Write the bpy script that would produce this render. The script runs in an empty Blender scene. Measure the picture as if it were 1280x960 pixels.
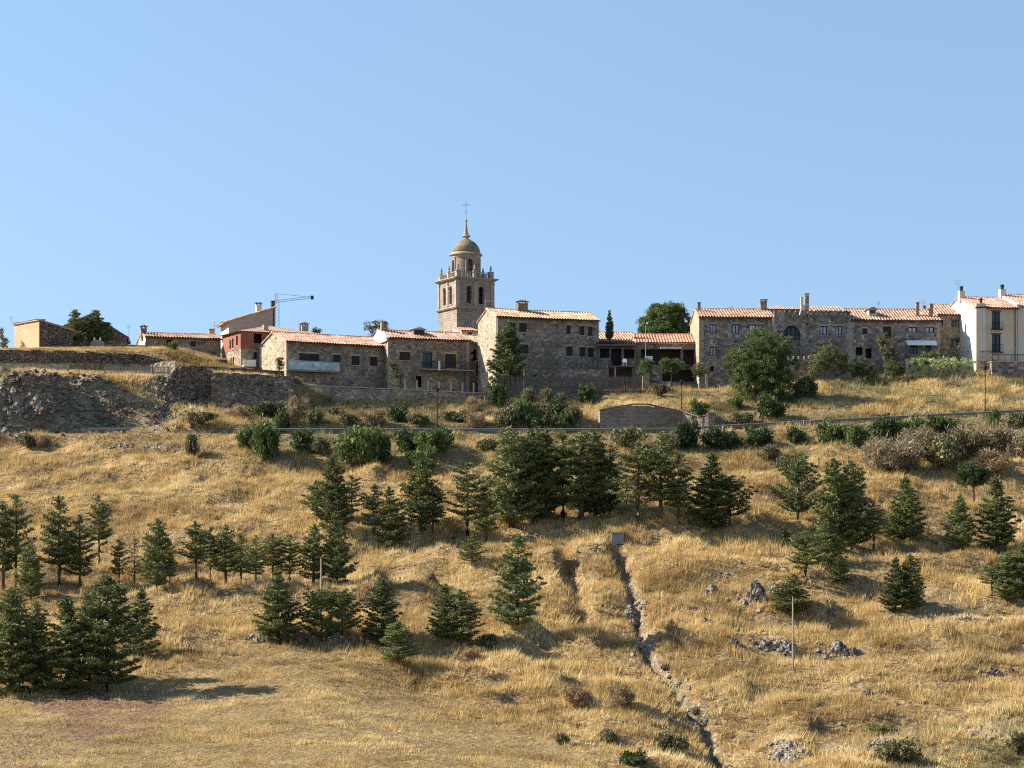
import bpy, math, random
import numpy as np
from mathutils import Vector
rng = np.random.default_rng(7)
random.seed(7)
F, H0, CX = 2700.0, 700.0, 640.0          # focal length in photo pixels, horizon row, centre column
SC = bpy.context.scene
COL = SC.collection
R = math.radians
EXPO = 1.15
SUN_AZ, SUN_EL = 8.0, 33.0                # degrees behind due left, elevation

# ------------------------------------------------------------------ helpers
def tag(o, label=None, cat=None, group=None, kind=None):
    if label: o['label'] = label
    if cat: o['category'] = cat
    if group: o['group'] = group
    if kind: o['kind'] = kind
    return o

def empty(name, loc, rz=0.0):
    o = bpy.data.objects.new(name, None)
    COL.objects.link(o)
    o.location = loc
    o.rotation_euler = (0, 0, rz)
    o.empty_display_size = 0.5
    return o

def mesh_obj(name, me, mat=None, parent=None):
    o = bpy.data.objects.new(name, me)
    COL.objects.link(o)
    if mat is not None and len(me.materials) == 0:
        me.materials.append(mat)
    if parent: o.parent = parent
    return o

class MB:
    def __init__(s): s.v = []; s.f = []
    def add(s, vs, fs):
        n = len(s.v)
        s.v += [tuple(p) for p in vs]
        s.f += [tuple(i + n for i in f) for f in fs]
    def quad(s, a, b, c, d): s.add([a, b, c, d], [(0, 1, 2, 3)])
    def poly(s, pts): s.add(pts, [tuple(range(len(pts)))])
    def box(s, x0, x1, y0, y1, z0, z1):
        s.add([(x0,y0,z0),(x1,y0,z0),(x1,y1,z0),(x0,y1,z0),(x0,y0,z1),(x1,y0,z1),(x1,y1,z1),(x0,y1,z1)],
              [(0,3,2,1),(4,5,6,7),(0,1,5,4),(1,2,6,5),(2,3,7,6),(3,0,4,7)])
    def prism(s, pts, vec):
        n = len(pts); vec = Vector(vec)
        a = [Vector(p) for p in pts]; b = [p + vec for p in a]
        s.add(a + b, [tuple(range(n))[::-1], tuple(range(n, 2*n))] +
              [(i, (i+1) % n, n + (i+1) % n, n + i) for i in range(n)])
    def tube(s, pts, rad, n=6):
        pts = [Vector(p) for p in pts]
        if not hasattr(rad, '__len__'): rad = [rad] * len(pts)
        base = len(s.v)
        for i, p in enumerate(pts):
            d = (pts[min(i+1, len(pts)-1)] - pts[max(i-1, 0)])
            d = d.normalized() if d.length > 1e-9 else Vector((0,0,1))
            a = d.cross(Vector((0,0,1)))
            a = a.normalized() if a.length > 1e-3 else Vector((1,0,0))
            b = d.cross(a)
            for k in range(n):
                t = 2*math.pi*k/n
                s.v.append(tuple(p + (a*math.cos(t) + b*math.sin(t))*rad[i]))
        for i in range(len(pts)-1):
            for k in range(n):
                a0 = base + i*n + k; a1 = base + i*n + (k+1) % n
                s.f.append((a0, a1, a1+n, a0+n))
        s.f.append(tuple(base + k for k in range(n))[::-1])
        s.f.append(tuple(base + (len(pts)-1)*n + k for k in range(n)))
    def lathe(s, cx, cy, prof, n=24, a0=0.0):
        base = len(s.v)
        for r, z in prof:
            for k in range(n):
                t = 2*math.pi*k/n + a0
                s.v.append((cx + r*math.cos(t), cy + r*math.sin(t), z))
        for i in range(len(prof)-1):
            for k in range(n):
                p = base + i*n + k; q = base + i*n + (k+1) % n
                s.f.append((p, q, q+n, p+n))
        s.f.append(tuple(base + k for k in range(n))[::-1])
        s.f.append(tuple(base + (len(prof)-1)*n + k for k in range(n)))
    def mesh(s, name, mat=None, smooth=False):
        me = bpy.data.meshes.new(name)
        me.from_pydata([tuple(map(float, p)) for p in s.v], [], s.f)
        if mat is not None: me.materials.append(mat)
        if smooth: me.polygons.foreach_set('use_smooth', [True]*len(me.polygons))
        me.update()
        return me
    def build(s, name, mat=None, parent=None, smooth=False):
        return mesh_obj(name, s.mesh(name, mat, smooth), None, parent)

def np_mesh(name, verts, faces, mat=None, smooth=False, cols=None):
    """verts (n,3), faces (m,k) with constant k"""
    me = bpy.data.meshes.new(name)
    k = faces.shape[1]
    me.vertices.add(len(verts)); me.vertices.foreach_set('co', verts.astype(np.float32).ravel())
    me.loops.add(faces.size); me.loops.foreach_set('vertex_index', faces.astype(np.int32).ravel())
    me.polygons.add(len(faces))
    me.polygons.foreach_set('loop_start', np.arange(0, faces.size, k, dtype=np.int32))
    me.polygons.foreach_set('loop_total', np.full(len(faces), k, dtype=np.int32))
    if smooth: me.polygons.foreach_set('use_smooth', np.ones(len(faces), dtype=bool))
    if cols is not None:
        for nm, c in cols.items():
            at_ = me.color_attributes.new(nm, 'FLOAT_COLOR', 'POINT')
            cc = np.ones((len(verts), 4), dtype=np.float32); cc[:, :c.shape[1]] = c
            at_.data.foreach_set('color', cc.ravel())
    if mat is not None: me.materials.append(mat)
    me.update(calc_edges=True)
    return me

# vectorised value noise
def _hash(ix, iy, seed):
    h = (ix.astype(np.int64)*374761393 + iy.astype(np.int64)*668265263 + seed*974634777) & 0x7fffffff
    h = ((h ^ (h >> 13)) * 1274126177) & 0x7fffffff
    h = h ^ (h >> 16)
    return (h & 0xffff) / 65535.0
def vnoise(x, y, seed=0):
    x = np.asarray(x, float); y = np.asarray(y, float)
    ix = np.floor(x); iy = np.floor(y); fx = x-ix; fy = y-iy
    fx = fx*fx*(3-2*fx); fy = fy*fy*(3-2*fy)
    a = _hash(ix, iy, seed); b = _hash(ix+1, iy, seed); c = _hash(ix, iy+1, seed); d = _hash(ix+1, iy+1, seed)
    return (a*(1-fx)+b*fx)*(1-fy) + (c*(1-fx)+d*fx)*fy
def fbm(x, y, seed=0, oct=3):
    v = 0; a = 0.5; t = 0
    for i in range(oct):
        v = v + a*vnoise(x*2**i, y*2**i, seed+i*17); t += a; a *= 0.5
    return v/t*2-1

# ------------------------------------------------------------------ terrain
def Zp(py, Y): return (H0-py)/F*Y
def P(px, py, Y): return Vector(((px-CX)/F*Y, Y, Zp(py, Y)))
ROAD_PX = [-300, 0, 640, 840, 1000, 1280, 1600]
ROAD_PY = [541, 541, 542, 541, 532, 518, 504]
# columns: px -> rows of (Y, py)
COLS = {
 -200: [(130,962),(160,885),(178,825),(200,765),(213,722),(227,672),(242,620),(255,573),(262,548),(267,541),(269,505),(271,478),(275,466),(284,462),(285.6,438),(292,436)],
   0: [(130,962),(160,885),(178,822),(200,757),(213,715),(227,668),(242,617),(255,570),(262,545),(267,541),(268.7,512),(270.4,480),(275,468),(284,461),(285.6,438),(292,436)],
  60: [(130,962),(160,885),(178,822),(200,755),(213,713),(227,667),(242,615),(255,568),(262,543),(268.2,539),(270,508),(271.6,478),(277,467),(284,462),(285.6,438),(292,435)],
 120: [(130,962),(160,883),(178,820),(200,754),(213,711),(227,665),(242,613),(255,567),(262,542),(269,538),(272.2,527),(274.8,496),(276.6,470),(284,464),(285.6,438),(292,434)],
 205: [(130,962),(160,882),(178,818),(200,753),(213,710),(227,663),(242,611),(255,565),(262,542),(269,537),(274,527),(277.4,502),(279.2,472),(284,466),(285.6,440),(292,434)],
 235: [(130,962),(160,880),(178,815),(200,752),(213,709),(227,662),(242,610),(255,564),(262,541),(270,527),(275,514),(278.5,506),(280,466),(284,463),(287,446),(292,440)],
 330: [(130,962),(160,874),(178,810),(200,750),(213,707),(227,660),(242,608),(255,562),(262,541),(270,530),(276,516),(278.5,510),(280,471),(286,468),(292,466)],
 368: [(130,962),(160,872),(178,807),(200,748),(213,706),(227,660),(242,608),(255,562),(262,541),(270,528),(276,516),(278.5,511),(280,478),(286,476)],
 420: [(130,962),(160,872),(178,810),(200,748),(213,704),(227,658),(242,606),(255,562),(262,541),(270,528),(276,517),(280,509),(281.6,484)],
 520: [(130,963),(158,890),(178,838),(200,756),(213,706),(227,656),(242,604),(255,561),(262,541),(270,529),(276,520),(280,513),(281.6,488)],
 620: [(130,965),(155,912),(178,840),(200,762),(213,708),(227,658),(242,602),(255,560),(262,542),(270,528),(276,519),(280,514),(281.6,494)],
 745: [(132,968),(152,920),(178,838),(200,756),(213,706),(227,656),(242,602),(255,560),(262,542),(270,526),(276,514),(281,504),(284,492)],
 757: [(134,968),(152,920),(178,836),(200,754),(213,706),(227,656),(242,602),(255,560),(262,542),(268.3,540),(271.0,514),(277,503),(283,492),(285,486)],
 885: [(140,970),(155,930),(178,836),(200,752),(213,703),(227,653),(242,600),(255,558),(262,539),(267.6,537),(270.3,519),(277,502),(283,489)],
 905: [(140,970),(155,930),(178,834),(200,750),(213,702),(227,652),(242,600),(255,558),(262,537),(268,533),(277,505),(284,487)],
1040: [(140,970),(155,922),(178,828),(187,806),(200,760),(213,706),(227,652),(242,600),(255,556),(262,529),(268,524),(278,499),(286,479)],
1150: [(140,972),(155,920),(178,824),(187,803),(200,760),(213,708),(227,654),(242,598),(255,552),(262,524),(268,519),(278,493),(286,470)],
1280: [(140,974),(155,918),(178,830),(192,792),(200,762),(213,710),(227,654),(242,596),(255,547),(262,518),(268,513),(278,490),(286,470)],
1500: [(140,976),(155,920),(178,835),(192,792),(200,762),(213,710),(227,652),(242,592),(255,540),(262,508),(268,503),(278,482),(286,464)],
}
YG = np.arange(0, 340.01, 0.5)
CPX = np.array(sorted(COLS)); TAB = []
for c in CPX:
    rows = COLS[c]
    ys = [-10, 0, 20, 60, 100] + [r[0] for r in rows]
    zs = [-1.6, -1.9, -6, -11, -13.4] + [Zp(r[1], r[0]) for r in rows]
    z = np.interp(YG, ys, zs)
    zz = np.convolve(np.pad(z, 6, mode='edge'), np.ones(13)/13, mode='valid')
    w = np.clip((258-YG)/4, 0, 1)
    TAB.append(z*(1-w) + zz*w)
TAB = np.array(TAB)
GUL = [(772,690),(785,716),(793,745),(797,772),(806,797),(816,820),(838,848),(852,870),(866,892),(886,915),(893,940),(903,965)]
GUL2 = [(706,690),(712,718),(722,745),(728,770)]
def base_z(X, Y):
    X = np.asarray(X, float); Y = np.asarray(Y, float)
    Yc = np.clip(Y, 60, 5000)
    px = np.clip(X/Yc*F + CX, CPX[0], CPX[-1]-0.01)
    i = np.clip(np.searchsorted(CPX, px, side='right')-1, 0, len(CPX)-2)
    t = (px-CPX[i])/(CPX[i+1]-CPX[i])
    yy = np.clip(Y, 0, 339.9)/0.5
    j = yy.astype(int); u = yy-j
    z = ((TAB[i, j]*(1-u)+TAB[i, j+1]*u)*(1-t) + (TAB[i+1, j]*(1-u)+TAB[i+1, j+1]*u)*t)
    z = z - np.clip((Y-330)/1200, 0, 1)*10
    z = z - np.clip((-Y)/200, 0, 1)*6
    return z
_gy = _gx = None
def field_mask(X, Y):
    """1 in the mown lower field at the left, 0 on the rough slope"""
    px = X/np.clip(Y, 60, None)*F+CX
    lim = np.interp(px, [-300, 0, 200, 330, 420, 500, 560, 640, 740, 800, 900], [167, 167, 172, 181, 177, 170, 164, 156, 146, 138, 90])
    return np.clip((lim - Y + 3.5*fbm(X/5, Y/4, 7, 3))/11+0.5, 0, 1)
SHADE_MOUNDS = [(470,742,2.6,1.5),(530,738,3.2,1.7),(668,805,3.5,1.5),(745,812,3.2,1.4),(835,805,2.6,1.3),(640,835,3.5,1.2),(700,858,2.4,1.1),(250,742,3.0,1.1),(330,748,2.6,1.0),  # mounds added for shade, steep on the side away from the sun
  (700,705,1.6,1.1),(560,655,3,1.1),(1040,765,2.6,1.2),(470,600,2.6,1.1),(590,600,2.4,1.0),(880,690,3,.9),(930,860,2,1.1),(1180,800,3,.9),(420,690,3,.9),(120,640,4,.8),(240,600,4,.8),(1000,905,2.4,.9),(620,880,3,.9)]
_mxy = None
def shade_mounds(X, Y):
    global _mxy
    if _mxy is None:
        _mxy = []
        for px, py, w, h in SHADE_MOUNDS:
            ys = np.arange(125, 262, .5); xs = (px-CX)/F*ys; g = base_z(xs, ys) >= Zp(py, ys)
            yy = ys[np.nonzero(g)[0][0]]; _mxy.append(((px-CX)/F*yy, yy, w, h))
    z = 0
    for x0, y0, w, h in _mxy:
        dx = X-x0+0.8*fbm(Y/2.5, X*0, int(x0*7) % 50, 2)
        prof = np.where(dx < 0, np.clip(1+dx/(w*1.6), 0, 1), np.clip(1-dx/(w*.42), 0, 1))
        prof = prof*prof*(3-2*prof)
        z = z + h*prof*np.exp(-((Y-y0)/(w*1.1))**2)
    return z
def Z_(Y): return np.asarray(Y)*0.35
def terrain_z(X, Y):
    z = base_z(X, Y)
    Y = np.asarray(Y, float); X = np.asarray(X, float)
    hill = np.clip((260-Y)/5, 0, 1)*np.clip((Y-110)/20, 0, 1)
    bank = np.clip((Y-269)/2, 0, 1)*np.clip((281-Y)/2, 0, 1)
    fm = field_mask(X, Y)
    rough = 1-0.8*fm
    z = z + hill*rough*(0.95*fbm(X/8, Y/7, 3, 2) + 0.52*fbm(X/2.4+5, Y/2.2, 11, 3) + 0.14*fbm(X/0.8, Y/0.8, 31, 2) + shade_mounds(X, Y))
    # broken contour terraces
    ph = (Y + 5*fbm(X/30, Y/60, 41, 2) + 1.2*fbm(X/6, Y/9, 43, 2))/12.5
    fr = ph-np.floor(ph)
    z = z + hill*(1-fm)*1.25*(fr - np.clip((fr-0.72)/0.28, 0, 1)*1.0-0.36)*(0.45+0.9*vnoise(X/13, Y/13, 47))*-1
    z = z + bank*(0.25*fbm(X/3, Y/2, 51, 3))
    cl = np.clip((-34-X)/5, 0, 1)*np.clip((Y-266)/3, 0, 1)*np.clip((279-Y)/2, 0, 1)
    lft = np.clip((-54-X)/4, 0, 1)
    z = z + cl*((0.5+0.9*lft)*(np.abs(fbm(X/3.0+3+Z_(Y), Y/2.0, 61, 4))-0.3)*1.4 + (0.35+.5*lft)*fbm(X/1.0, Y/.9, 67, 3) + 0.5*(np.abs(((Y+0.8*fbm(X/3, Y/3, 69, 2))/1.3) % 1-.5)-.25))
    if _gx is not None:
        d = np.abs(X - np.interp(Y, _gy, _gx) - 0.55*fbm(Y/2.2, Y*0, 71, 3))
        inr = np.clip((Y-128)/4, 0, 1)*np.clip((222-Y)/3, 0, 1)
        z = z - inr*((0.75+0.9*np.clip((Y-200)/15,0,1))*np.clip(1-d/(0.5+0.85*np.clip((Y-202)/10,0,1)), 0, 1)**0.7 + 0.5*np.clip(1-d/2.6, 0, 1))
        d2 = np.abs(X - np.interp(Y, _gy2, _gx2) - 0.4*fbm(Y/2, Y*0, 73, 2))
        z = z - np.clip((Y-194)/4, 0, 1)*np.clip((220-Y)/3, 0, 1)*1.6*np.clip(1-d2/1.3, 0, 1)**.8
    # road bench
    px = X/np.clip(Y, 60, None)*F+CX
    rz = Zp(np.interp(px, ROAD_PX, ROAD_PY), 262.0)
    inroad = np.clip((Y-259.5)/1.5, 0, 1)*np.clip((269.0-Y)/1.0, 0, 1)
    z = z*(1-inroad) + (rz-0.12)*inroad
    return z
_ys = np.arange(118, 330, 0.25)
def ground_at(px, py, ymin=118, ymax=330):
    ys = _ys[(_ys >= ymin) & (_ys <= ymax)]
    xs = (px-CX)/F*ys
    g = terrain_z(xs, ys)
    ray = (H0-py)/F*ys
    idx = np.nonzero(g >= ray)[0]
    Y = ys[idx[0]] if len(idx) else ys[-1]
    X = (px-CX)/F*Y
    return Vector((X, Y, float(terrain_z(X, Y))))
_g = [ground_at(*p) for p in GUL]; _g.sort(key=lambda p: p.y)
_h = [ground_at(*p) for p in GUL2]; _h.sort(key=lambda p: p.y)
_gy2 = [p.y for p in _h]; _gx2 = [p.x for p in _h]
_gy = [p.y for p in _g]; _gx = [p.x for p in _g]

# ------------------------------------------------------------------ materials
def new_mat(name):
    m = bpy.data.materials.new(name); m.use_nodes = True
    nt = m.node_tree; nt.nodes.clear()
    out = nt.nodes.new('ShaderNodeOutputMaterial'); b = nt.nodes.new('ShaderNodeBsdfPrincipled')
    nt.links.new(b.outputs[0], out.inputs[0])
    b.inputs['Roughness'].default_value = 0.85
    b.inputs['Specular IOR Level'].default_value = 0.2
    return m, nt, b
def N(nt, typ, ins=None, **kw):
    n = nt.nodes.new(typ)
    for k, v in kw.items(): setattr(n, k, v)
    for k, v in (ins or {}).items():
        if isinstance(v, bpy.types.NodeSocket): nt.links.new(v, n.inputs[k])
        else: n.inputs[k].default_value = v
    return n
def ramp(nt, fac, stops, interp='LINEAR'):
    n = nt.nodes.new('ShaderNodeValToRGB'); n.color_ramp.interpolation = interp
    e = n.color_ramp.elements
    while len(e) < len(stops): e.new(0.5)
    for i, (p, c) in enumerate(stops):
        e[i].position = p; e[i].color = (*c, 1) if len(c) == 3 else c
    nt.links.new(fac, n.inputs[0]); return n.outputs[0]
def mix(nt, f, a, b, mode='MIX'):
    n = nt.nodes.new('ShaderNodeMix'); n.data_type = 'RGBA'; n.blend_type = mode
    for k, v in ((0, f), (6, a), (7, b)):
        if isinstance(v, bpy.types.NodeSocket): nt.links.new(v, n.inputs[k])
        elif k == 0: n.inputs[0].default_value = v
        else: n.inputs[k].default_value = (*v, 1) if len(v) == 3 else v
    return n.outputs[2]
def bump(nt, h, b, dist=0.05, strength=1.0):
    n = N(nt, 'ShaderNodeBump', {'Height': h, 'Distance': dist, 'Strength': strength})
    nt.links.new(n.outputs[0], b.inputs['Normal'])
def noise(nt, vec, scale, detail=3, rough=0.55):
    return N(nt, 'ShaderNodeTexNoise', {'Vector': vec, 'Scale': scale, 'Detail': detail, 'Roughness': rough}).outputs[0]
def objco(nt): return N(nt, 'ShaderNodeTexCoord').outputs['Object']
def geopos(nt): return N(nt, 'ShaderNodeNewGeometry').outputs['Position']

def mat_rubble(name, cols, scale=2.6, mortar=(0.40,0.34,0.27), mw=0.05, squash=1.5, stain=0.35, bumpd=0.06):
    m, nt, b = new_mat(name)
    co = objco(nt)
    warp = N(nt, 'ShaderNodeTexNoise', {'Vector': co, 'Scale': 2.0, 'Detail': 2.0})
    w2 = N(nt, 'ShaderNodeVectorMath', {0: warp.outputs[1], 1: (0.35,0.35,0.25)}, operation='MULTIPLY')
    v = N(nt, 'ShaderNodeVectorMath', {0: co, 1: w2.outputs[0]}, operation='ADD')
    mp = N(nt, 'ShaderNodeMapping', {'Vector': v.outputs[0], 'Scale': (1,1,squash)})
    vo = N(nt, 'ShaderNodeTexVoronoi', {'Vector': mp.outputs[0], 'Scale': scale, 'Randomness': 0.9})
    ve = N(nt, 'ShaderNodeTexVoronoi', {'Vector': mp.outputs[0], 'Scale': scale, 'Randomness': 0.9}, feature='DISTANCE_TO_EDGE')
    sep = N(nt, 'ShaderNodeSeparateColor', {0: vo.outputs['Color']})
    n = len(cols)
    c = ramp(nt, sep.outputs[0], [(i/max(n-1, 1), cc) for i, cc in enumerate(cols)])
    var = N(nt, 'ShaderNodeHueSaturation', {'Color': c, 'Value': N(nt, 'ShaderNodeMapRange', {0: sep.outputs[1], 3: 0.6, 4: 1.4}).outputs[0]})
    edge = N(nt, 'ShaderNodeMapRange', {0: ve.outputs[0], 1: mw*0.4, 2: mw*1.6})
    c2 = mix(nt, edge.outputs[0], mortar, var.outputs[0])
    st = noise(nt, co, 0.35, 5, 0.6)
    stc = ramp(nt, st, [(0.35, (1-stain,)*3), (0.65, (1+stain*0.3,)*3)])
    c3 = mix(nt, 1.0, c2, stc, 'MULTIPLY')
    fine = noise(nt, co, 14, 3)
    c4 = mix(nt, 1.0, c3, ramp(nt, fine, [(0.3, (0.75,)*3), (0.7, (1.2,)*3)]), 'MULTIPLY')
    nt.links.new(c4, b.inputs['Base Color'])
    h = N(nt, 'ShaderNodeMath', {0: edge.outputs[0], 1: fine}, operation='ADD')
    bump(nt, h.outputs[0], b, bumpd, 0.8)
    return m
def mat_blocks(name, c1, c2, mortar, bw=0.6, bh=0.3, ms=0.02, stain=0.3, soft=0.3):
    m, nt, b = new_mat(name)
    co = objco(nt)
    s = N(nt, 'ShaderNodeSeparateXYZ', {0: co})
    xy = N(nt, 'ShaderNodeMath', {0: s.outputs[0], 1: s.outputs[1]}, operation='ADD')
    cv = N(nt, 'ShaderNodeCombineXYZ', {0: xy.outputs[0], 1: s.outputs[2]})
    br = N(nt, 'ShaderNodeTexBrick', {'Vector': cv.outputs[0], 'Color1': (*c1,1), 'Color2': (*c2,1), 'Mortar': (*mortar,1), 'Scale': 1.0,
           'Mortar Size': ms, 'Brick Width': bw, 'Row Height': bh, 'Mortar Smooth': soft, 'Bias': 0.0})
    st = noise(nt, co, 0.4, 5, 0.62)
    c = mix(nt, 1.0, br.outputs[0], ramp(nt, st, [(0.3, (1-stain,)*3), (0.7, (1.1,)*3)]), 'MULTIPLY')
    fine = noise(nt, co, 9, 4)
    c = mix(nt, 1.0, c, ramp(nt, fine, [(0.3, (0.8,)*3), (0.7, (1.15,)*3)]), 'MULTIPLY')
    nt.links.new(c, b.inputs['Base Color'])
    h = N(nt, 'ShaderNodeMath', {0: fine, 1: br.outputs[1]}, operation='SUBTRACT')
    bump(nt, h.outputs[0], b, 0.03, 0.7)
    return m
def mat_plaster(name, c, var=0.15, rough=0.9, stain_scale=0.7):
    m, nt, b = new_mat(name)
    co = objco(nt)
    st = noise(nt, co, stain_scale, 6, 0.65)
    cc = mix(nt, 1.0, c, ramp(nt, st, [(0.3, (1-var,)*3), (0.7, (1+var*0.5,)*3)]), 'MULTIPLY')
    f = noise(nt, co, 12, 3)
    cc = mix(nt, 1.0, cc, ramp(nt, f, [(0.3, (1-var*0.4,)*3), (0.7, (1+var*0.3,)*3)]), 'MULTIPLY')
    nt.links.new(cc, b.inputs['Base Color'])
    b.inputs['Roughness'].default_value = rough
    bump(nt, f, b, 0.01, 0.6)
    return m
def mat_tiles(name, cols, wave=False, dirt=0.35):
    m, nt, b = new_mat(name)
    co = objco(nt)
    mp = N(nt, 'ShaderNodeMapping', {'Vector': co, 'Scale': (1/0.36, 1/0.45, 0.001)})
    fl = N(nt, 'ShaderNodeVectorMath', {0: mp.outputs[0]}, operation='FLOOR')
    wn = N(nt, 'ShaderNodeTexWhiteNoise', {'Vector': fl.outputs[0]})
    n = len(cols)
    c = ramp(nt, wn.outputs[0], [(i/(n-1), cc) for i, cc in enumerate(cols)])
    st = noise(nt, co, 0.6, 5, 0.65)
    c = mix(nt, 1.0, c, ramp(nt, st, [(0.32, (1-dirt,)*3), (0.62, (1.08,)*3)]), 'MULTIPLY')
    # lichen specks
    li = noise(nt, co, 3.5, 4, 0.7)
    c = mix(nt, ramp(nt, li, [(0.56, (0,)*3), (0.72, (0.75,)*3)]), c, (0.33, 0.28, 0.2))
    nt.links.new(c, b.inputs['Base Color'])
    h = wn.outputs[0]
    if wave:
        s = N(nt, 'ShaderNodeSeparateXYZ', {0: mp.outputs[0]})
        sn = N(nt, 'ShaderNodeMath', {0: s.outputs[0], 1: 6.2832}, operation='MULTIPLY')
        h = N(nt, 'ShaderNodeMath', {0: sn.outputs[0]}, operation='SINE').outputs[0]
        bump(nt, h, b, 0.05, 1.0)
    else: bump(nt, h, b, 0.015, 0.5)
    return m
def mat_plain(name, c, rough=0.6, metal=0.0, var=0.12):
    m, nt, b = new_mat(name)
    st = noise(nt, objco(nt), 3.0, 4, 0.6)
    cc = mix(nt, 1.0, c, ramp(nt, st, [(0.3, (1-var,)*3), (0.7, (1+var,)*3)]), 'MULTIPLY')
    nt.links.new(cc, b.inputs['Base Color'])
    b.inputs['Roughness'].default_value = rough; b.inputs['Metallic'].default_value = metal
    return m
def mat_glass(name, c, rough=0.08, spec=0.6):
    m, nt, b = new_mat(name)
    st = noise(nt, objco(nt), 1.3, 2)
    cc = mix(nt, 1.0, c, ramp(nt, st, [(0.35, (0.55,)*3), (0.65, (1.3,)*3)]), 'MULTIPLY')
    nt.links.new(cc, b.inputs['Base Color'])
    b.inputs['Roughness'].default_value = rough; b.inputs['Specular IOR Level'].default_value = spec
    return m
def mat_leaf(name, c_lo, c_hi, transl=0.15, scale=0.8):
    m, nt, b = new_mat(name)
    g = geopos(nt)
    n1 = noise(nt, g, scale, 3)
    oi = N(nt, 'ShaderNodeObjectInfo')
    geo = N(nt, 'ShaderNodeNewGeometry')
    r = N(nt, 'ShaderNodeMath', {0: geo.outputs['Random Per Island'], 1: 0.35}, operation='MULTIPLY')
    r2 = N(nt, 'ShaderNodeMath', {0: r.outputs[0], 1: n1}, operation='ADD')
    r3 = N(nt, 'ShaderNodeMath', {0: N(nt, 'ShaderNodeMath', {0: oi.outputs['Random'], 1: 0.45}, operation='MULTIPLY').outputs[0], 1: r2.outputs[0]}, operation='ADD')
    c = ramp(nt, r3.outputs[0], [(0.5, c_lo), (1.15, c_hi)])
    nt.links.new(c, b.inputs['Base Color'])
    b.inputs['Roughness'].default_value = 0.6; b.inputs['Specular IOR Level'].default_value = 0.25
    if transl:
        out = [n for n in nt.nodes if n.type == 'OUTPUT_MATERIAL'][0]
        t = N(nt, 'ShaderNodeBsdfTranslucent', {'Color': c})
        ms = N(nt, 'ShaderNodeMixShader', {0: transl, 1: b.outputs[0], 2: t.outputs[0]})
        nt.links.new(ms.outputs[0], out.inputs[0])
    return m

M = {}
M['stone'] = mat_rubble('rubble_stone', [(0.29,0.21,0.14),(0.36,0.27,0.19),(0.22,0.165,0.12),(0.43,0.34,0.24),(0.30,0.22,0.155)], 2.3, (0.34,0.275,0.205))  # stone of the house fronts, its colour darkened for facades in shade
M['stone_warm'] = mat_rubble('warm_rubble_stone', [(0.42,0.33,0.22),(0.50,0.40,0.28),(0.33,0.25,0.17),(0.55,0.46,0.33)], 2.5, (0.52,0.43,0.32), stain=0.2)  # lighter copy for sunlit gables, sunlight painted into the colour
M['stone_grey'] = mat_rubble('grey_rubble_stone', [(0.24,0.18,0.135),(0.34,0.27,0.205),(0.155,0.118,0.09),(0.43,0.35,0.27),(0.28,0.21,0.155)], 2.0, (0.30,0.26,0.22), mw=0.04)  # grey fronts, toned down in the colour for shade
M['stone_dry'] = mat_rubble('dry_stone', [(0.23,0.165,0.115),(0.33,0.245,0.17),(0.16,0.115,0.083),(0.39,0.305,0.22)], 2.6, (0.035,0.03,0.026), mw=0.07, squash=1.8, bumpd=0.15)
M['stone_retain'] = mat_rubble('retaining_stone', [(0.28,0.21,0.15),(0.37,0.29,0.205),(0.21,0.155,0.11),(0.42,0.335,0.24)], 1.9, (0.12,0.10,0.085), mw=0.06, squash=1.7, stain=0.5, bumpd=0.1)
M['stone_brown'] = mat_rubble('brown_rubble_stone', [(0.36,0.25,0.15),(0.27,0.18,0.11),(0.44,0.33,0.21),(0.24,0.18,0.13)], 2.6, (0.40,0.32,0.23))
M['ashlar'] = mat_blocks('tower_ashlar', (0.39,0.32,0.25), (0.30,0.245,0.19), (0.22,0.18,0.145), 0.9, 0.42, 0.02, 0.4)
M['ashlar_trim'] = mat_plaster('tower_trim_stone', (0.37,0.305,0.24), 0.35)
M['dome'] = mat_blocks('dome_stone', (0.28,0.225,0.15), (0.22,0.18,0.125), (0.17,0.14,0.10), 0.8, 0.4, 0.015, 0.4)
M['quoin'] = mat_plaster('quoin_stone', (0.40,0.335,0.25), 0.4, stain_scale=2.5)
M['brick'] = mat_blocks('red_brick', (0.38,0.15,0.09), (0.30,0.11,0.07), (0.34,0.22,0.16), 0.25, 0.12, 0.012, 0.25)
M['road_wall'] = mat_blocks('roadside_masonry', (0.46,0.33,0.235), (0.30,0.20,0.145), (0.25,0.19,0.14), 0.42, 0.17, 0.02, 0.45)
M['cream'] = mat_plaster('cream_plaster', (0.60,0.49,0.34), 0.10)
M['offwhite'] = mat_plaster('off_white_plaster', (0.64,0.56,0.44), 0.12)
M['white'] = mat_plaster('white_plaster', (0.66,0.63,0.57), 0.12)
M['sand'] = mat_blocks('sandy_facing', (0.56,0.36,0.22), (0.52,0.335,0.20), (0.48,0.31,0.19), 0.8, 0.35, 0.012, 0.12)
M['taupe'] = mat_plaster('taupe_plaster', (0.36,0.29,0.235), 0.12)
M['tile'] = mat_tiles('clay_tiles', [(0.47,0.25,0.165),(0.58,0.37,0.26),(0.38,0.195,0.125),(0.64,0.47,0.36),(0.50,0.30,0.20)])
M['tile_new'] = mat_tiles('bright_clay_tiles', [(0.53,0.25,0.15),(0.60,0.33,0.21),(0.46,0.20,0.12)], dirt=0.15)
M['tile_old'] = mat_tiles('weathered_tiles', [(0.52,0.36,0.22),(0.62,0.46,0.30),(0.44,0.27,0.16),(0.66,0.53,0.38)], dirt=0.3)
M['tile_hip'] = mat_tiles('hip_roof_tiles', [(0.52,0.33,0.22),(0.60,0.43,0.30),(0.46,0.27,0.17)], wave=True)
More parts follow.
